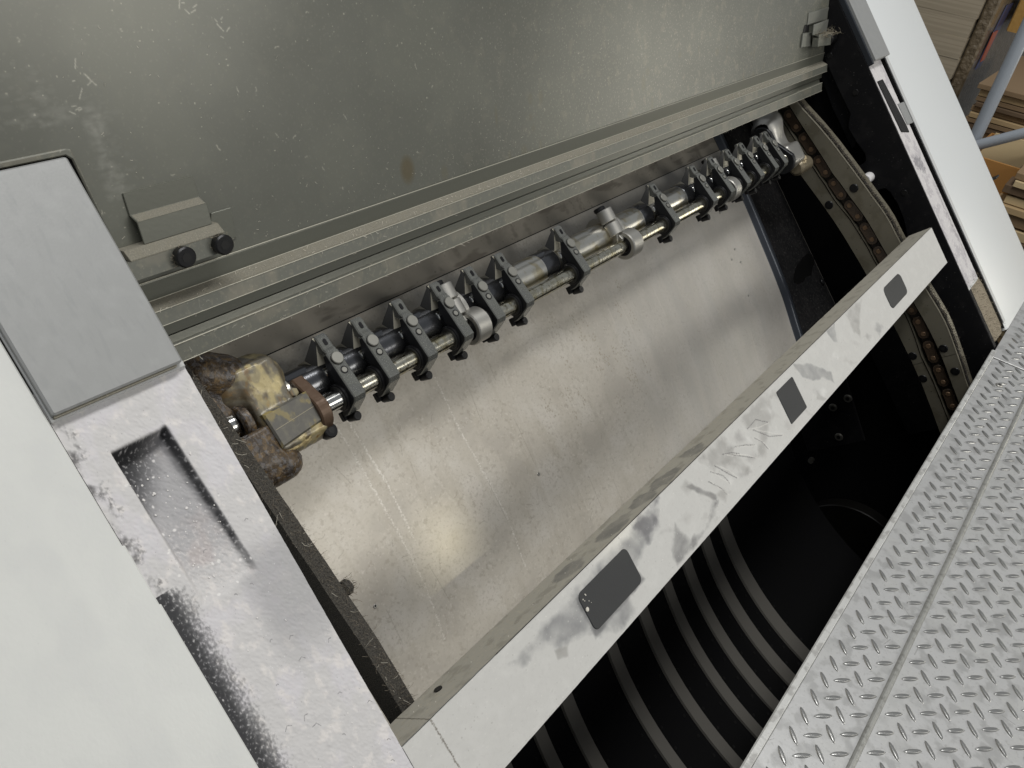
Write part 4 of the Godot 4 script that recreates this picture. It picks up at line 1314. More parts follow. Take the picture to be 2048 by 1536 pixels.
# ---------------------------------------------------------------- cross beam
func beam() -> void:
	var f := thing("cross_beam", P(0.82, 0.51, 0.27), "smudged pale cross beam with three dark rubber pads", "cross beam")
	var x0 := 0.191; var x1 := 1.452; var s0 := 0.2305; var s1 := 0.2985
	var w := 2048; var h := 128
	var k := w / (x1 - x0)
	var q := func(a: Array, sa: float, sb: float) -> PackedVector2Array:
		var r := PackedVector2Array()
		for i in range(0, a.size(), 2): r.append(Vector2((a[i] - x0) * k, (a[i + 1] - sa) / (sb - sa) * h))
		return r
	# powder on the front, wiped off in patches down to grey paint
	var c := Cv.new(w, h, S("#c8c7c3"), 141)
	var n := bytes(noise(142, 0.025, 5), w, h)
	var n2 := bytes(noise(143, 0.12, 4), w, h)
	var d := 0.01 # image rows were read on the face plane; its upper arris lies here
	c.mix(n, 0.4, 0.9, S("#d3d2ce"), 0.4)
	c.mix(n2, 0.6, 0.85, S("#bdbbb7"), 0.3)
	var g1 := S("#8b8b8b")
	var g2 := S("#a09e9a")
	c.smear(q.call([0.290, 0.2416, 0.302, 0.252, 0.330, 0.257, 0.3416, 0.2655, 0.352, 0.268, 0.373, 0.2778, 0.3969, 0.2955, 0.430, 0.297, 0.436, 0.284, 0.452, 0.270, 0.470, 0.262, 0.500, 0.2545, 0.5224, 0.2305], s0, s1), n, 14.0, 9.0, g1, 0.85)
	c.smear(q.call([0.335, 0.262, 0.349, 0.268, 0.345, 0.276, 0.333, 0.271], s0, s1), n, 4.0, 3.0, g2, 0.8)
	c.smear(q.call([0.472, 0.2305, 0.523, 0.2305, 0.507, 0.2545, 0.482, 0.258], s0, s1), n, 13.0, 9.0, S("#737274"), 0.8)
	c.smear(q.call([0.527, 0.262, 0.510, 0.270, 0.502, 0.285, 0.503, 0.2957, 0.526, 0.297, 0.575, 0.2945, 0.60, 0.281, 0.588, 0.274, 0.575, 0.284, 0.553, 0.289, 0.536, 0.286], s0, s1), n, 9.0, 7.0, S("#858483"), 0.85)
	c.smear(q.call([0.565, 0.244, 0.575, 0.246, 0.602, 0.274, 0.598, 0.280, 0.580, 0.262], s0, s1), n, 4.0, 3.0, S("#7b7a79"), 0.85)
	c.smear(q.call([0.600, 0.2305, 0.655, 0.2305, 0.665, 0.262, 0.674, 0.288, 0.655, 0.284, 0.640, 0.262, 0.615, 0.256], s0, s1), n, 13.0, 9.0, g2, 0.8)
	c.smear(q.call([0.690, 0.2305, 0.77, 0.2305, 0.765, 0.258, 0.73, 0.273, 0.708, 0.291, 0.695, 0.281, 0.712, 0.263], s0, s1), n, 13.0, 9.0, g2, 0.7)
	c.smear(q.call([0.845, 0.2305, 0.885, 0.2465, 0.921, 0.276, 0.9164, 0.291, 0.897, 0.275, 0.870, 0.266, 0.850, 0.252], s0, s1), n, 5.0, 4.0, g1, 0.7)
	c.smear(q.call([0.868, 0.280, 0.882, 0.297, 0.870, 0.297, 0.858, 0.287], s0, s1), n, 4.0, 4.0, g2, 0.7)
	c.smear(q.call([0.955, 0.2305, 0.985, 0.2305, 0.972, 0.256, 0.960, 0.250], s0, s1), n, 4.0, 4.0, g1, 0.7)
	c.smear(q.call([1.02, 0.2305, 1.10, 0.2305, 1.06, 0.252, 1.035, 0.276, 1.025, 0.262], s0, s1), n, 9.0, 7.0, g2, 0.7)
	c.smear(q.call([1.08, 0.280, 1.105, 0.275, 1.12, 0.29, 1.09, 0.296], s0, s1), n, 12.0, 8.0, g1, 0.6)
	for e in 34:
		# wiped with a hand: short strokes running across the beam
		var x := rng.randf_range(0.47, 0.78) if e < 22 else rng.randf_range(0.80, 1.15)
		var y := rng.randf_range(0.232, 0.285)
		var dx := rng.randf_range(0.006, 0.02)
		var dy := rng.randf_range(0.006, 0.016)
		var lean := rng.randf_range(0.004, 0.022)
		c.smear(q.call([x, y, x + dx, y - 0.002, x + dx + lean * 0.5, y + dy * 0.5, x + dx + lean, y + dy, x + lean, y + dy + 0.003], s0, s1), n, 12.0, 8.0, [g2, S("#b2b0ac"), S("#e0dfdc"), S("#959391")][e % 4], 0.6)
	# halos where the pads kept the powder off
	c.smear(q.call([0.377, 0.243, 0.452, 0.242, 0.460, 0.280, 0.376, 0.2835], s0, s1), n, 5.0, 3.0, S("#6e6e6e"), 0.8)
	# scribbles drawn by a finger
	for z in [[0.61, 0.252, 0.63, 0.277], [0.62, 0.250, 0.645, 0.279], [0.64, 0.248, 0.668, 0.262], [0.655, 0.256, 0.69, 0.279], [0.665, 0.252, 0.70, 0.268], [0.70, 0.248, 0.742, 0.2605], [0.71, 0.254, 0.757, 0.285], [0.60, 0.258, 0.618, 0.284], [0.705, 0.262, 0.72, 0.284]]:
		var a: PackedVector2Array = q.call(z, s0, s1)
		c.line([a[0], (a[0] + a[1]) * 0.5 + Vector2(rng.randfn() * 8, rng.randfn() * 8), a[1]], 2.2, S("#6b6a69"), 0.7, 0.5)
		c.line([a[0] + Vector2(5, 2), (a[0] + a[1]) * 0.5 + Vector2(5 + rng.randfn() * 4, 4), a[1] + Vector2(4, 3)], 2.0, S("#dedbd5"), 0.6, 0.5)
	c.specks(900, 0.7, 1.6, S("#e6e3de"), 0.6)
	c.specks(600, 0.7, 1.6, S("#8d8a84"), 0.5)
	c.line([q.call([0.2175, 0.2305], s0, s1)[0], q.call([0.2195, 0.297], s0, s1)[0]], 1.6, S("#6f6a62"), 0.9, 0.5)
	var fm := mat(Color.WHITE, 0.78, 0.0, {"tex": c.tex(), "clip": true})
	var st := new_st()
	var bn := noise(145, 260.0, 3)
	grid(st, 400, 20, func(u, v):
		var s: float = lerpf(s0 + 0.0004, s1, v)
		var x: float = lerpf(x0, x1, u)
		return P(x, 0.487 + 0.00025 * bn.get_noise_2d(x, s), s))
	obj("powdered_front", st, fm, f)
	# dusty top
	c = Cv.new(w, 96, S("#aba79b"), 147)
	n = bytes(noise(148, 0.02, 5), w, 96)
	n2 = bytes(noise(149, 0.1, 4), w, 96)
	c.mix(n2, 0.45, 0.75, S("#b1ab9b"), 0.7)
	c.mix(n, 0.55, 0.8, S("#928e83"), 0.6)
	h = 96
	for z in [[0.40, 0.02], [0.47, 0.03], [0.52, 0.02], [0.56, 0.025], [0.62, 0.02]]:
		var pp := PackedVector2Array()
		for e in 9: pp.append(Vector2((z[0] + z[1] * cos(TAU * e / 9) - x0) * k, 55 + 34 * sin(TAU * e / 9)))
		c.smear(pp, n, 6.0, 8.0, S("#7d7b75"), 0.85)
	for e in 60:
		var p := Vector2((rng.randf_range(0.2, 0.66) - x0) * k, rng.randf() * 96)
		c.line([p, p + Vector2(rng.randf_range(-20, 30), rng.randfn() * 12)], 2.0, S("#bdb7a6"), 0.5, 0.8)
	c.specks(1800, 0.7, 1.7, S("#c3bdad"), 0.7)
	c.specks(900, 0.7, 1.6, S("#6d685b"), 0.6)
	c.line([Vector2((0.213 - x0) * k, 0), Vector2((0.217 - x0) * k, 96)], 1.6, S("#5f5a50"), 0.9)
	st = new_st()
	grid(st, 300, 20, func(u, v):
		var x: float = lerpf(x0, x1, u)
		var dd: float = lerpf(0.5260, 0.4872, v)
		return P(x + (0.0 if v > 0.999 else 0.0), dd, 0.2302 + 0.0003 * bn.get_noise_2d(x, dd)))
	obj("dusty_top", st, mat(Color.WHITE, 0.9, 0.0, {"tex": c.tex(), "clip": true}), f)
	st = new_st()
	px(st, pv([0.2308, 0.4885, 0.2308, 0.5260, 0.2920, 0.5260, 0.2980, 0.5200, 0.2980, 0.4885]), x0, x1 - 0.001)
	obj("beam_body", st, M.edge_paint, f)
	st = new_st()
	cyl(st, P(0.2453, 0.512, 0.2301), P(0.2453, 0.512, 0.2292), 0.0034, 14)
	obj("screw_hole", st, M.hole, f)
	st = new_st()
	px(st, rect(0.2302, 0.48685, 0.2306, 0.4874), 0.288, 1.40)
	obj("front_seam", st, M.rubber, f)
	for z in [[0.3805, 0.4555, 0.2432, 0.2790, 0.006], [0.7835, 0.8310, 0.2418, 0.2848, 0.0022], [1.1665, 1.2465, 0.2462, 0.2812, 0.009]]:
		st = new_st()
		pd(st, rrect(z[0], z[2], z[1], z[3], z[4], 5), 0.4862, 0.4885, 0.0007)
		obj("rubber_pad", st, M.rubber, f)
	var crumbs := new_st()
	for e in 9:
		var x := rng.randf_range(0.382, 0.392)
		var s := rng.randf_range(0.247, 0.259)
		var r := rng.randf_range(0.0003, 0.0007) if e else 0.002
		ext(crumbs, P(x, 0.4862, s), (EX + ES * rng.randfn() * 0.3).normalized(), (ES - EX * rng.randfn() * 0.3).normalized(), -EN, circ(r, 6), -0.0002, r * 0.8, r * 0.3)
	for e in 16:
		ext(crumbs, P(rng.randf_range(0.22, 0.66), rng.randf_range(0.492, 0.522), 0.2302), EX, EN, -ES, circ(rng.randf_range(0.0002, 0.0006), 6), -0.0002, 0.0004, 0.0001)
	obj("dust_crumbs", crumbs, mat(S("#d5d1c6"), 0.9), f, "stuff")

# ---------------------------------------------------------------- gripper bar
const SD := 0.600
const SS := 0.0084
const TD := 0.620
const TS := -0.014

func gripper_proto(f: Node3D) -> Node3D:
	var g := Node3D.new()
	g.name = "gripper"
	f.add_child(g, true)
	g.position = P(0, SD, SS) - f.position
	# shapes are drawn at x = 0 .. 0.013 and moved by the parent
	var st := new_st()
	var prof := [0.0140, 0.5806, -0.0302, 0.5880, -0.0304, 0.5945, -0.0250, 0.5970, -0.0195, 0.6000, -0.0170, 0.6035, -0.0145, 0.6075, -0.0085, 0.6085]
	for k in 9:
		var a := deg_to_rad(178.0 - k * 17.0)
		prof.append_array([SS + 0.0155 * cos(a), SD + 0.0155 * sin(a)])
	prof.append_array([0.0225, 0.6150, 0.0262, 0.6135, 0.0258, 0.6045, 0.0228, 0.5960, 0.0182, 0.5845])
	px(st, pv(prof), 0.0, 0.0130, 0.0009)
	var arm := obj("arm", st, M.grip, g)
	# dark cheeks, a hair proud of the arm
	for e in [[-0.0003, 0.0008], [0.0122, 0.0133]]:
		st = new_st()
		px(st, inset(pv(prof), 0.0012, 1.0 if Geometry2D.is_polygon_clockwise(pv(prof)) == false else -1.0), e[0], e[1])
		obj("cheek", st, M.grip_side, arm)
	# file-like serrations on the near cheek
	st = new_st()
	for k in 13:
		var s := -0.016 + 0.0018 * k
		px(st, pv([s, 0.5975 - 0.10 * (s + 0.016) , s + 0.0008, 0.5975 - 0.10 * (s + 0.016), s + 0.0030, 0.6055, s + 0.0022, 0.6055]), -0.0009, -0.0002)
	obj("serration", st, M.grip_dark, arm, "stuff")
	st = new_st()
	ring(st, P(-0.0032, SD, SS), P(0.0002, SD, SS), 0.0128, 0.0090, 26, 0.0006)
	ring(st, P(0.0128, SD, SS), P(0.0160, SD, SS), 0.0128, 0.0090, 26, 0.0006)
	obj("bearing_ring", st, M.grip_dark, g)
	st = new_st()
	ring(st, P(-0.0040, SD, SS), P(-0.0031, SD, SS), 0.0112, 0.0088, 26, 0.0003)
	obj("snap_ring", st, M.cheek, g)
	# clamping head with its oval slot
	st = new_st()
	px(st, pv([-0.0300, 0.5884, -0.0322, 0.5886, -0.0345, 0.5905, -0.0455, 0.5918, -0.0482, 0.5945, -0.0484, 0.6000, -0.0440, 0.6020, -0.0345, 0.6015, -0.0300, 0.5965]), 0.0006, 0.0126, 0.0011)
	var head := obj("head", st, M.grip, g)
	st = new_st()
	var hn := (P(0, 0.5918, -0.0455) - P(0, 0.5905, -0.0345)).normalized()
	var o := P(0.0068, 0.5910, -0.0400)
	var cap := PackedVector2Array()
	for k in 20:
		var a := TAU * k / 20
		cap.append(Vector2(0.0017 * cos(a), 0.0016 * sin(a) + (0.0016 if sin(a) > 0 else -0.0016)))
	ext(st, o, EX, hn, EX.cross(hn), cap, -0.0004, 0.0002)
	ext(st, o, EX, hn, EX.cross(hn), cap, -0.0002, 0.0004)
	obj("slot", st, M.grip_dark, head)
	# pad holder rising from the thick shaft, and the bright lug
	st = new_st()
	var A := [P(-0.0095, 0.6090, -0.0338), P(0.0135, 0.6120, -0.0338), P(0.0125, 0.6060, -0.0195), P(-0.0035, 0.6060, -0.0215)]
	var B := [P(-0.0012, 0.5945, -0.0474), P(0.0120, 0.5965, -0.0474), P(0.0120, 0.5965, -0.0425), P(0.0012, 0.5955, -0.0430)]
	st.set_smooth_group(-1)
	var back := [P(-0.0095, 0.6240, -0.0338), P(0.0135, 0.6240, -0.0338), P(0.0125, 0.6200, -0.0195), P(-0.0035, 0.6200, -0.0215)]
	for k in 4:
		var j := (k + 1) % 4
		quad(st, A[k], B[k], B[j], A[j])
		quad(st, back[k], A[k], A[j], back[j])
	quad(st, B[0], B[3], B[2], B[1])
	obj("pad_holder", st, M.holder, g)
	st = new_st()
	tri(st, A[0] - EX * 0.0002, B[0] - EX * 0.0002, (A[3] + B[3] * 0.02) / 1.02 - EX * 0.0003)
	tri(st, B[0] - EX * 0.0002, B[3] - EX * 0.0002, A[3] - EX * 0.0003)
	obj("holder_shade", st, M.cheek, g)  # dark skin painting the shaded side of the pad holder
	st = new_st()
	cyl(st, P(-0.0020, 0.6050, -0.0160), P(0.0120, 0.6050, -0.0160), 0.0052, 20, 0.0008)
	obj("lug", st, M.chrome, g)
	# rivet head and small dowel in the upper face
	var an := (P(0, 0.5880, -0.0302) - P(0, 0.5806, 0.0140)).normalized()
	var nn := EX.cross(an)
	if nn.dot(EN) > 0: nn = -nn
	var at := P(0.0066, 0.5867, -0.0229)
	st = new_st()
	cyl(st, at - nn * 0.001, at + nn * 0.0005, 0.0060, 26)
	obj("washer", st, M.grip_dark, g)
	st = new_st()
	cyl(st, at, at + nn * 0.0025, 0.0056, 28, 0.0005)
	obj("pin_head", st, M.pin_head, g)
	at = P(0.0066, 0.5847, -0.0112)
	st = new_st()
	cyl(st, at - nn * 0.001, at + nn * 0.00025, 0.0036, 20)
	var rim := obj("dowel_recess", st, M.grip_dark, g)
	st = new_st()
	cyl(st, at, at + nn * 0.0007, 0.0026, 20, 0.0003)
	obj("dowel", st, M.pin_head, rim)
	# clamp screw under the tail
	socket(g, "clamp_screw", P(0.0060, 0.6150, 0.0283), -EN + EX * 0.1 + ES * 0.15, 0.0043, 0.0125, M.black_ox)
	st = new_st()
	px(st, rrect(0.0205, 0.6120, 0.0295, 0.6185, 0.001, 2), -0.001, 0.0085, 0.0008)
	obj("clamp_lug", st, M.grip_dark, g)
	return g

func support(f: Node3D, xl: float, xr: float) -> void:
	var g := Node3D.new()
	g.name = "support_bracket"
	f.add_child(g, true)
	g.position = P((xl + xr) / 2, 0.61, 0) - f.position
	var st := new_st()
	ring(st, P(xl, SD, SS), P(xr, SD, SS), 0.0182, 0.0098, 40, 0.0012)
	obj("ring", st, M.alu, g)
	st = new_st()
	ring(st, P(xl - 0.0006, SD, SS), P(xl + 0.001, SD, SS), 0.0128, 0.0092, 30, 0.0003)
	obj("bushing", st, M.grip_dark, g)
	st = new_st()
	px(st, circ(0.0255, 40, TS, TD), xl - 0.006, xr - 0.007, 0.0012, true)
	px(st, pv([-0.020, 0.600, 0.0, 0.592, 0.012, 0.6, 0.004, 0.622, -0.02, 0.63]), xl - 0.004, xr - 0.008, 0.0008)
	obj("clamp", st, M.alu, g)
	# split barrel over the clamp with its dark screw
	var xm := (xl + xr) / 2 - 0.012
	st = new_st()
	cyl(st, P(xm, 0.6015, -0.0425), P(xm, 0.6010, -0.0258), 0.0105, 26, 0.0008)
	obj("barrel", st, M.alu, g)
	st = new_st()
	cyl(st, P(xm, 0.6010, -0.0240), P(xm, 0.6000, -0.0075), 0.0105, 26, 0.0008)
	obj("barrel", st, M.alu, g)
	socket(g, "barrel_screw", P(xm - 0.003, 0.604, -0.0425), -ES, 0.0075, 0.0055, M.black_ox)

# --- rounded castings: smooth union of tapered capsules and boxes, meshed with surface nets
func sd_box(p: Vector3, c: Vector3, hf: Vector3, r: float) -> float:
	var q := (p - c).abs() - hf + Vector3.ONE * r
	return Vector3(maxf(q.x, 0), maxf(q.y, 0), maxf(q.z, 0)).length() + minf(maxf(q.x, maxf(q.y, q.z)), 0.0) - r

func sd_cap(p: Vector3, a: Vector3, b: Vector3, r: float) -> float:
	var ab := b - a
	var t := clampf((p - a).dot(ab) / maxf(ab.length_squared(), 1e-9), 0.0, 1.0)
	return (p - a - ab * t).length() - r

func nets(lo: Vector3, hi: Vector3, cell: float, fn: Callable) -> SurfaceTool:
	# fn takes (x, s, D); the surface is built in machine coordinates
	var n := Vector3i(((hi - lo) / cell).ceil()) + Vector3i.ONE
	var val := PackedFloat32Array()
	val.resize(n.x * n.y * n.z)
	for k in n.z:
		for j in n.y:
			for i in n.x:
				val[(k * n.y + j) * n.x + i] = fn.call(lo + Vector3(i, j, k) * cell)
	var vert := {}
	var st := new_st()
	st.set_smooth_group(0)
	var at := func(i: int, j: int, k: int) -> Vector3:
		var key := (k * n.y + j) * n.x + i
		if vert.has(key): return vert[key]
		var sum := Vector3.ZERO
		var cnt := 0
		for e in [[0, 0, 0, 1, 0, 0], [0, 1, 0, 1, 1, 0], [0, 0, 1, 1, 0, 1], [0, 1, 1, 1, 1, 1], [0, 0, 0, 0, 1, 0], [1, 0, 0, 1, 1, 0], [0, 0, 1, 0, 1, 1], [1, 0, 1, 1, 1, 1], [0, 0, 0, 0, 0, 1], [1, 0, 0, 1, 0, 1], [0, 1, 0, 0, 1, 1], [1, 1, 0, 1, 1, 1]]:
			var v0 := val[((k + e[2]) * n.y + j + e[1]) * n.x + i + e[0]]
			var v1 := val[((k + e[5]) * n.y + j + e[4]) * n.x + i + e[3]]
			if (v0 < 0) == (v1 < 0): continue
			var t := v0 / (v0 - v1)
			sum += Vector3(e[0], e[1], e[2]).lerp(Vector3(e[3], e[4], e[5]), t)
			cnt += 1
		var q := lo + (Vector3(i, j, k) + sum / maxf(cnt, 1)) * cell
		vert[key] = P(q.x, q.z, q.y)
		return vert[key]
	for k in range(1, n.z - 1):
		for j in range(1, n.y - 1):
			for i in range(1, n.x - 1):
				var v := val[(k * n.y + j) * n.x + i]
				for ax in 3:
					var o := [1, n.x, n.x * n.y]
					var v2 := val[(k * n.y + j) * n.x + i + o[ax]]
					if (v < 0) == (v2 < 0): continue
					var q := []
					if ax == 0: q = [at.call(i, j - 1, k - 1), at.call(i, j, k - 1), at.call(i, j, k), at.call(i, j - 1, k)]
					elif ax == 1: q = [at.call(i - 1, j, k - 1), at.call(i - 1, j, k), at.call(i, j, k), at.call(i, j, k - 1)]
					else: q = [at.call(i - 1, j - 1, k), at.call(i, j - 1, k), at.call(i, j, k), at.call(i - 1, j, k)]
					# ax order above winds anticlockwise for a solid on the lower side (x, s, D is right-handed)
					if v < 0: quad(st, q[0], q[1], q[2], q[3])
					else: quad(st, q[3], q[2], q[1], q[0])
	return st

func smin(a: float, b: float, k: float) -> float:
	var h := maxf(k - absf(a - b), 0.0) / k
	return minf(a, b) - h * h * k * 0.25

func gripper_bar() -> void:
	var f := thing("gripper_bar", P(0.8, 0.61, 0), "steel gripper bar of two shafts with fourteen dark grippers across the opening", "gripper bar")
	var st := new_st()
	cyl(st, P(0.28, TD, TS), P(1.335, TD, TS), 0.0180, 40)
	obj("thick_shaft", st, M.shaft_thick, f)
	st = new_st()
	cyl(st, P(0.26, SD, SS), P(1.345, SD, SS), 0.0088, 32)
	obj("thin_shaft", st, M.shaft_thin, f)
	st = new_st()
	cyl(st, P(0.318, SD, SS), P(0.352, SD, SS), 0.0091, 32)
	obj("bright_collar", st, M.chrome, f)
	var xs := [0.3420, 0.3826, 0.4320, 0.4826, 0.5320, 0.5800, 0.6860, 0.8970, 1.0070, 1.0626, 1.1170, 1.1650, 1.2200, 1.2570]
	var g := gripper_proto(f)
	var base := g.position
	for i in xs.size():
		var o: Node3D = g
		if i > 0:
			o = g.duplicate()
			o.name = "gripper"
			f.add_child(o, true)
		o.position = base + EX * xs[i]
	# blued sleeves on the thick shaft between close-set grippers
	var sl := [[0.306, 0.6075], [0.655, 0.6805], [0.7005, 0.712], [0.868, 0.8915], [0.911, 0.924], [0.984, 1.30]]
	for q in sl:
		st = new_st()
		cyl(st, P(q[0], TD, TS), P(q[1], TD, TS), 0.0185, 40, 0.0006)
		obj("sleeve", st, M.blue_steel, f)
	support(f, 0.5055, 0.5250)
	support(f, 0.7960, 0.8180)
	support(f, 1.0820, 1.1000)
	# near end block, greased and rusting
	var e := Node3D.new()
	e.name = "end_block"
	f.add_child(e, true)
	e.position = P(0.28, 0.6, 0) - f.position
	var nz := noise(151, 130.0, 3)
	st = nets(Vector3(0.246, -0.074, 0.570), Vector3(0.324, 0.042, 0.660), 0.0022, func(p: Vector3) -> float:
		var d := sd_cap(p, Vector3(0.268, -0.036, 0.618), Vector3(0.287, -0.036, 0.618), 0.0245)
		d = smin(d, sd_box(p, Vector3(0.281, -0.020, 0.618), Vector3(0.018, 0.030, 0.026), 0.004), 0.006)
		d = smin(d, sd_box(p, Vector3(0.289, 0.009, 0.604), Vector3(0.0235, 0.0165, 0.0165), 0.003), 0.005)
		d = smin(d, sd_cap(p, Vector3(0.275, 0.024, 0.603), Vector3(0.308, 0.024, 0.603), 0.0085), 0.008)
		return d + 0.0006 * nz.get_noise_3dv(p))
	obj("casting", st, M.grease, e)
	st = new_st()
	pd(st, pv([0.2645, -0.0088, 0.3080, -0.0098, 0.3108, 0.0180, 0.2660, 0.0225]), 0.5858, 0.597, 0.0016)
	obj("bearing_cap", st, M.cap, e)
	st = new_st()
	pd(st, pv([0.268, 0.0068, 0.3080, 0.0040, 0.3082, 0.0044, 0.2681, 0.0072]), 0.5856, 0.587)
	obj("scored_line", st, mat(S("#a39b86"), 0.5, 0.3), e)
	# brown flange round the thin shaft
	st = new_st()
	var fl := [-0.0235, 0.5985, -0.0235, 0.6300, 0.020, 0.6300]
	for k in 30:
		var a := deg_to_rad(70.0 - k * 6.2)
		fl.append_array([SS + 0.0005 + 0.0190 * cos(a), SD + 0.0190 * sin(a)])
	px(st, pv(fl), 0.3070, 0.3185, 0.0012)
	obj("flange", st, M.brown, e)
	# rusty lobes towards the chain
	st = nets(Vector3(0.226, -0.092, 0.560), Vector3(0.292, 0.060, 0.660), 0.0024, func(p: Vector3) -> float:
		var d := sd_cap(p, Vector3(0.246, -0.060, 0.612), Vector3(0.262, -0.050, 0.612), 0.0195)
		d = smin(d, sd_cap(p, Vector3(0.240, -0.030, 0.620), Vector3(0.262, -0.020, 0.620), 0.016), 0.01)
		d = minf(d, sd_box(p, Vector3(0.2495, 0.0160, 0.604), Vector3(0.0165, 0.0165, 0.017), 0.0025))
		d = smin(d, sd_cap(p, Vector3(0.244, 0.034, 0.606), Vector3(0.268, 0.034, 0.602), 0.0145), 0.004)
		return d + 0.0007 * nz.get_noise_3dv(p * 1.4))
	obj("rusty_lug", st, M.rust, e)
	# smeared crust of grease: lumps along the cap edges
	var nf := noise(152, 420.0, 4)
	st = nets(Vector3(0.256, -0.016, 0.580), Vector3(0.322, 0.044, 0.606), 0.0015, func(p: Vector3) -> float:
		var d := sd_cap(p, Vector3(0.268, 0.0255, 0.595), Vector3(0.292, 0.0245, 0.594), 0.0052)
		d = smin(d, sd_cap(p, Vector3(0.292, 0.0235, 0.593), Vector3(0.3115, 0.0185, 0.593), 0.0038), 0.004)
		d = smin(d, sd_cap(p, Vector3(0.3100, -0.006, 0.590), Vector3(0.3125, 0.012, 0.592), 0.0024), 0.003)
		d = smin(d, sd_cap(p, Vector3(0.268, 0.026, 0.594), Vector3(0.2705, 0.037, 0.594), 0.0036), 0.004)
		return d + 0.0022 * nf.get_noise_3dv(p) + 0.001)
	obj("grease_crust", st, M.crust, e)
	socket(e, "cap_screw", P(0.3130, 0.602, 0.0292), -EN + EX * 0.1, 0.0066, 0.010, M.black_ox)
	st = new_st()
	cyl(st, P(0.3015, 0.5955, -0.0135), P(0.3015, 0.5925, -0.0135), 0.0042, 6, 0.0006)
	obj("grease_nipple", st, M.grease, e)
	# polished roller in the dark gap beside the rail
	st = new_st()
	cyl(st, P(0.236, 0.614, -0.0125), P(0.252, 0.614, -0.0125), 0.0115, 28, 0.001)
	obj("roller", st, M.chrome, e)
	st = new_st()
	ring(st, P(0.2525, 0.610, -0.010), P(0.2600, 0.610, -0.010), 0.017, 0.009, 28, 0.001)
	obj("roller_collar", st, M.rust, e)
	st = new_st()
	pd(st, pv([0.232, -0.10, 0.262, -0.085, 0.262, 0.05, 0.232, 0.06]), 0.628, 0.632)
	obj("black_backing", st, M.tar, e)  # plain black sheet behind the roller and collar
	# far end block: clean casting behind a black flange
	e = Node3D.new()
	e.name = "end_block"
	f.add_child(e, true)
	e.position = P(1.33, 0.6, 0) - f.position
	st = new_st()
	var dog := []
	for k in 14:
		var a := deg_to_rad(-96.0 + k * 15.0)
		dog.append_array([SS + 0.0010 + 0.0215 * cos(a), SD - 0.0005 + 0.0215 * sin(a)])
	dog.append_array([-0.012, 0.626, -0.03, 0.640])
	for k in 8:
		var a := deg_to_rad(110.0 + k * 22.0)
		dog.append_array([-0.0400 + 0.0190 * cos(a), 0.6150 + 0.0190 * sin(a)])
	dog.append_array([-0.0240, 0.5960, -0.0150, 0.5905])
	px(st, pv(dog), 1.2865, 1.2950, 0.001)
	obj("flange", st, M.grip_side, e)
	st = new_st()
	ring(st, P(1.2855, SD, SS), P(1.2875, SD, SS), 0.0125, 0.0088, 28, 0.0005)
	obj("bush", st, M.shaft_thin, e)
	st = nets(Vector3(1.290, -0.098, 0.560), Vector3(1.385, 0.046, 0.660), 0.0026, func(p: Vector3) -> float:
		var d := sd_cap(p, Vector3(1.312, -0.050, 0.612), Vector3(1.330, -0.058, 0.612), 0.0230)
		d = smin(d, sd_box(p, Vector3(1.315, -0.032, 0.612), Vector3(0.020, 0.030, 0.018), 0.008), 0.010)
		d = smin(d, sd_box(p, Vector3(1.318, 0.006, 0.602), Vector3(0.0245, 0.0175, 0.019), 0.005), 0.006)
		d = smin(d, sd_cap(p, Vector3(1.305, 0.012, 0.602), Vector3(1.335, 0.012, 0.602), 0.0170), 0.006)
		d = smin(d, sd_cap(p, Vector3(1.330, -0.075, 0.618), Vector3(1.362, -0.080, 0.618), 0.0165), 0.008)
		return d)
	obj("casting", st, M.alu, e)
	st = new_st()
	cyl(st, P(1.325, 0.600, 0.0310), P(1.372, 0.600, 0.0310), 0.0135, 28, 0.004)
	var ro := obj("roller", st, mat(S("#847a66"), 0.35, 0.5, {"bump": M.lumps, "tri": 14.0, "deep": 0.02}), e)
	st = new_st()
	for k in 40:
		var r := rng.randf_range(0.0008, 0.0024)
		var o := P(1.338 + rng.randfn() * 0.006, 0.586 + rng.randf() * 0.002, 0.022 + rng.randfn() * 0.004)
		ext(st, o, EX, ES, -EN, circ(r, 7), -0.004, r * 0.5, r * 0.4, true)
	obj("grease_crust", st, mat(S("#b8a888"), 0.5), e, "stuff")

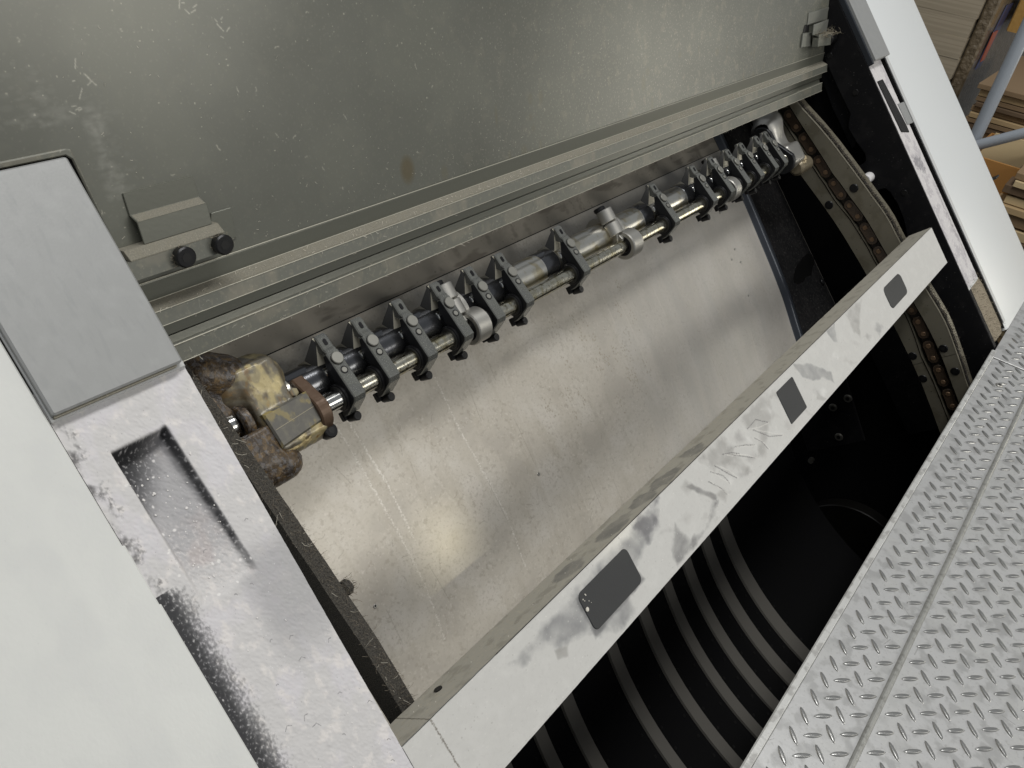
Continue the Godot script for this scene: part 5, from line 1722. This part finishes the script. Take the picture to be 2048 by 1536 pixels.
# ---------------------------------------------------------------- tread plates
func tread_plates() -> void:
	var w := 768; var h := 768
	var c := Cv.new(w, h, S("#cccccb"), 161)
	c.mix(bytes(noise(162, 0.02, 5), w, h), 0.48, 0.75, S("#adadab"), 0.65)
	c.mix(bytes(noise(163, 0.008, 4), w, h), 0.5, 0.75, S("#cbcbc9"), 0.7)
	c.mix(bytes(noise(164, 0.1, 4), w, h), 0.66, 0.85, S("#a5a4a1"), 0.35)
	c.specks(300, 1.0, 3.5, S("#adaca9"), 0.5)
	c.specks(500, 0.8, 1.6, S("#dededb"), 0.6)
	for k in 50:
		var p := Vector2(rng.randf() * w, rng.randf() * h)
		c.line([p, p + Vector2(rng.randfn() * 40, rng.randfn() * 30)], 1.5, S("#dcdcda") if k % 2 else S("#8b8a87"), 0.45)
	for k in 26: c.dot(rng.randf() * w, rng.randf() * h, rng.randf_range(5, 11), rng.randf_range(5, 9), S("#a9a9a6"), 0.45)
	var tex := c.tex()
	var loz_m := mat(S("#a6a6a4"), 0.28, 0.75, {"bump": M.fine, "tri": 10.0, "deep": 0.01})
	var plate := mat(Color.WHITE, 0.40, 0.45, {"tex": tex, "tri": 2.2, "bump": M.fine, "deep": 0.008})
	c = Cv.new(256, 256, S("#cfcfcc"), 165)
	c.mix(bytes(noise(166, 0.03, 5), 256, 256, 1, 1, true), 0.5, 0.75, S("#a5a4a0"), 0.7)
	c.specks(200, 0.8, 2.0, S("#cfcfcc"), 0.6)
	var bar := mat(Color.WHITE, 0.45, 0.25, {"tex": c.tex(), "tri": 6.0, "bump": M.fine, "deep": 0.012})
	# raised lozenges: a low lens shape, shared by all
	var loz := []
	for o in 2:
		var st := new_st()
		st.set_smooth_group(0)
		var d := Vector3(1, 0, 1).normalized() if o == 0 else Vector3(-1, 0, 1).normalized()
		var p := d.cross(Vector3.UP)
		var n := 12
		var half := 0.0102
		var rows := [[1.0, 0.0], [0.72, 0.0016], [0.55, 0.0018], [0.0, 0.0017], [-0.55, 0.0018], [-0.72, 0.0016], [-1.0, 0.0]]
		for i in n:
			for r in rows.size() - 1:
				var q := []
				for e in [[i, r], [i + 1, r], [i + 1, r + 1], [i, r + 1]]:
					var t: float = -1.0 + 2.0 * e[0] / n
					var wd := 0.0027 * pow(maxf(1.0 - t * t, 0.0), 0.75)
					q.append(d * half * t + p * wd * rows[e[1]][0] + Vector3.UP * (rows[e[1]][1] * pow(maxf(1.0 - t * t, 0.0), 0.35)))
				quad(st, q[3], q[2], q[1], q[0])
		st.generate_normals()
		loz.append(st.commit())
	var Y := -0.689
	var pitch := 0.0271
	var specs := [
		["tread_plate", "worn diamond tread plate strip along the dark opening edge", 0.20, 1.456, 0.0, 0.0735, 0.000],
		["tread_plate", "wide diamond tread plate outside the raised joint strip", 0.20, 1.457, 0.0765, 0.60, 0.0],
		["tread_plate", "small diamond tread plate end against the white pillar foot", 1.4595, 2.3, 0.0, 0.60, 0.0008]]
	for sp in specs:
		var f := thing(sp[0], W((sp[2] + sp[3]) / 2, Y, (sp[4] + sp[5]) / 2), sp[1], "tread plate", "diamond tread plates of the step")
		var st := new_st()
		ext(st, W(0, Y + sp[6], 0), EX, Vector3(0, 0, -1), Vector3(0, 1, 0), rect(sp[2], -sp[5], sp[3], -sp[4] - (0.0036 if sp[4] == 0.0 and sp[2] < 1.0 else 0.0)), -0.004, 0.0, 0.0006)
		obj("plate_sheet", st, plate, f)
		var far := new_st()
		var nfar := 0
		for m in range(0, 80):
			for n in range(-3, 24):
				for o in 2:
					var x := 0.1858 + m * pitch + (pitch * 0.5 if o else 0.0)
					var z := 0.0080 + n * pitch + (pitch * 0.47 if o else 0.0)
					x += rng.randfn() * 0.0002
					if x < sp[2] + 0.003 or x > sp[3] - 0.003 or z < sp[4] + 0.009 or z > sp[5] - 0.007: continue
					var tr := Transform3D(Basis().scaled(Vector3(1, 0.85 + 0.3 * rng.randf(), 1)), W(x, Y + sp[6] - 0.00005, z))
					var seen: bool = z < 0.235 and x > 0.44 + z * 0.3 and x < 1.62 and z < 0.02 + 0.30 * (1.75 - x)
					if seen:
						var l := MeshInstance3D.new()
						l.name = "tread_lozenge"
						l.mesh = loz[o]
						l.material_override = loz_m
						f.add_child(l, true)
						l.transform = Transform3D(tr.basis, tr.origin - f.position)
					else:
						far.append_from(loz[o], 0, tr)
						nfar += 1
		if nfar: obj("far_lozenges", far, loz_m, f, "stuff")
	# edge trim towards the opening
	var f := thing("step_edge_trim", W(0.85, Y, 0), "bright bent edge strip of the step along the dark opening", "edge trim")
	var st := new_st()
	ext(st, W(0, Y, 0), Vector3(0, 0, 1), Vector3(0, 1, 0), EX, pv([-0.0045, -0.05, -0.0005, -0.05, -0.0005, -0.0045, 0.0030, -0.0038, 0.0034, 0.0002, 0.0024, 0.0010, -0.0030, 0.0010, -0.0045, 0.0]), 0.20, 1.486, 0.0003)
	obj("bent_strip", st, bar, f)
	# round bar over the joint
	var j := thing("joint_strip", W(0.85, Y, 0.075), "raised worn rod lying along the joint of the tread plates", "joint strip")
	st = new_st()
	ext(st, W(0, Y, 0.0750), Vector3(0, 0, 1), Vector3(0, 1, 0), EX, pv([-0.0034, -0.003, 0.0034, -0.003, 0.0034, 0.0010, 0.0026, 0.0024, 0.0010, 0.0031, -0.0010, 0.0031, -0.0026, 0.0024, -0.0034, 0.0010]), 0.20, 1.456, 0.0004)
	obj("rod", st, mat(S("#a3a29e"), 0.42, 0.4, {"tex": c.tex(), "tint": Color(0.8, 0.8, 0.79), "tri": 9.0, "bump": M.fine, "deep": 0.02}), j)
	st = new_st()
	ext(st, W(0, Y - 0.0038, 0), EX, Vector3(0, 0, -1), Vector3(0, 1, 0), rect(0.19, -0.605, 2.31, -0.001), -0.02, -0.0005)
	obj("joint_shadow", st, M.hole, j)
	st = new_st()
	ext(st, W(0, Y, 0), EX, Vector3(0, 0, -1), Vector3(0, 1, 0), rect(0.18, -0.62, 2.32, -0.012), -0.74, -0.026)
	var base := obj("step_base", st, M.deep)
	tag(base, "dark solid step body carrying the tread plates", "step")
	st = new_st()
	cyl(st, W(1.369, Y, 0.032), W(1.369, Y + 0.0022, 0.032), 0.0056, 20, 0.0009)
	var rv := thing("plate_screw", W(1.369, Y, 0.032), "round screw head in the tread plate near the pillar foot", "screw")
	var hd := obj("screw_head", st, M.alu, rv)
	st = new_st()
	cyl(st, W(1.369, Y + 0.0021, 0.032), W(1.369, Y + 0.0025, 0.032), 0.0022, 6)
	obj("screw_socket", st, M.hole, hd)
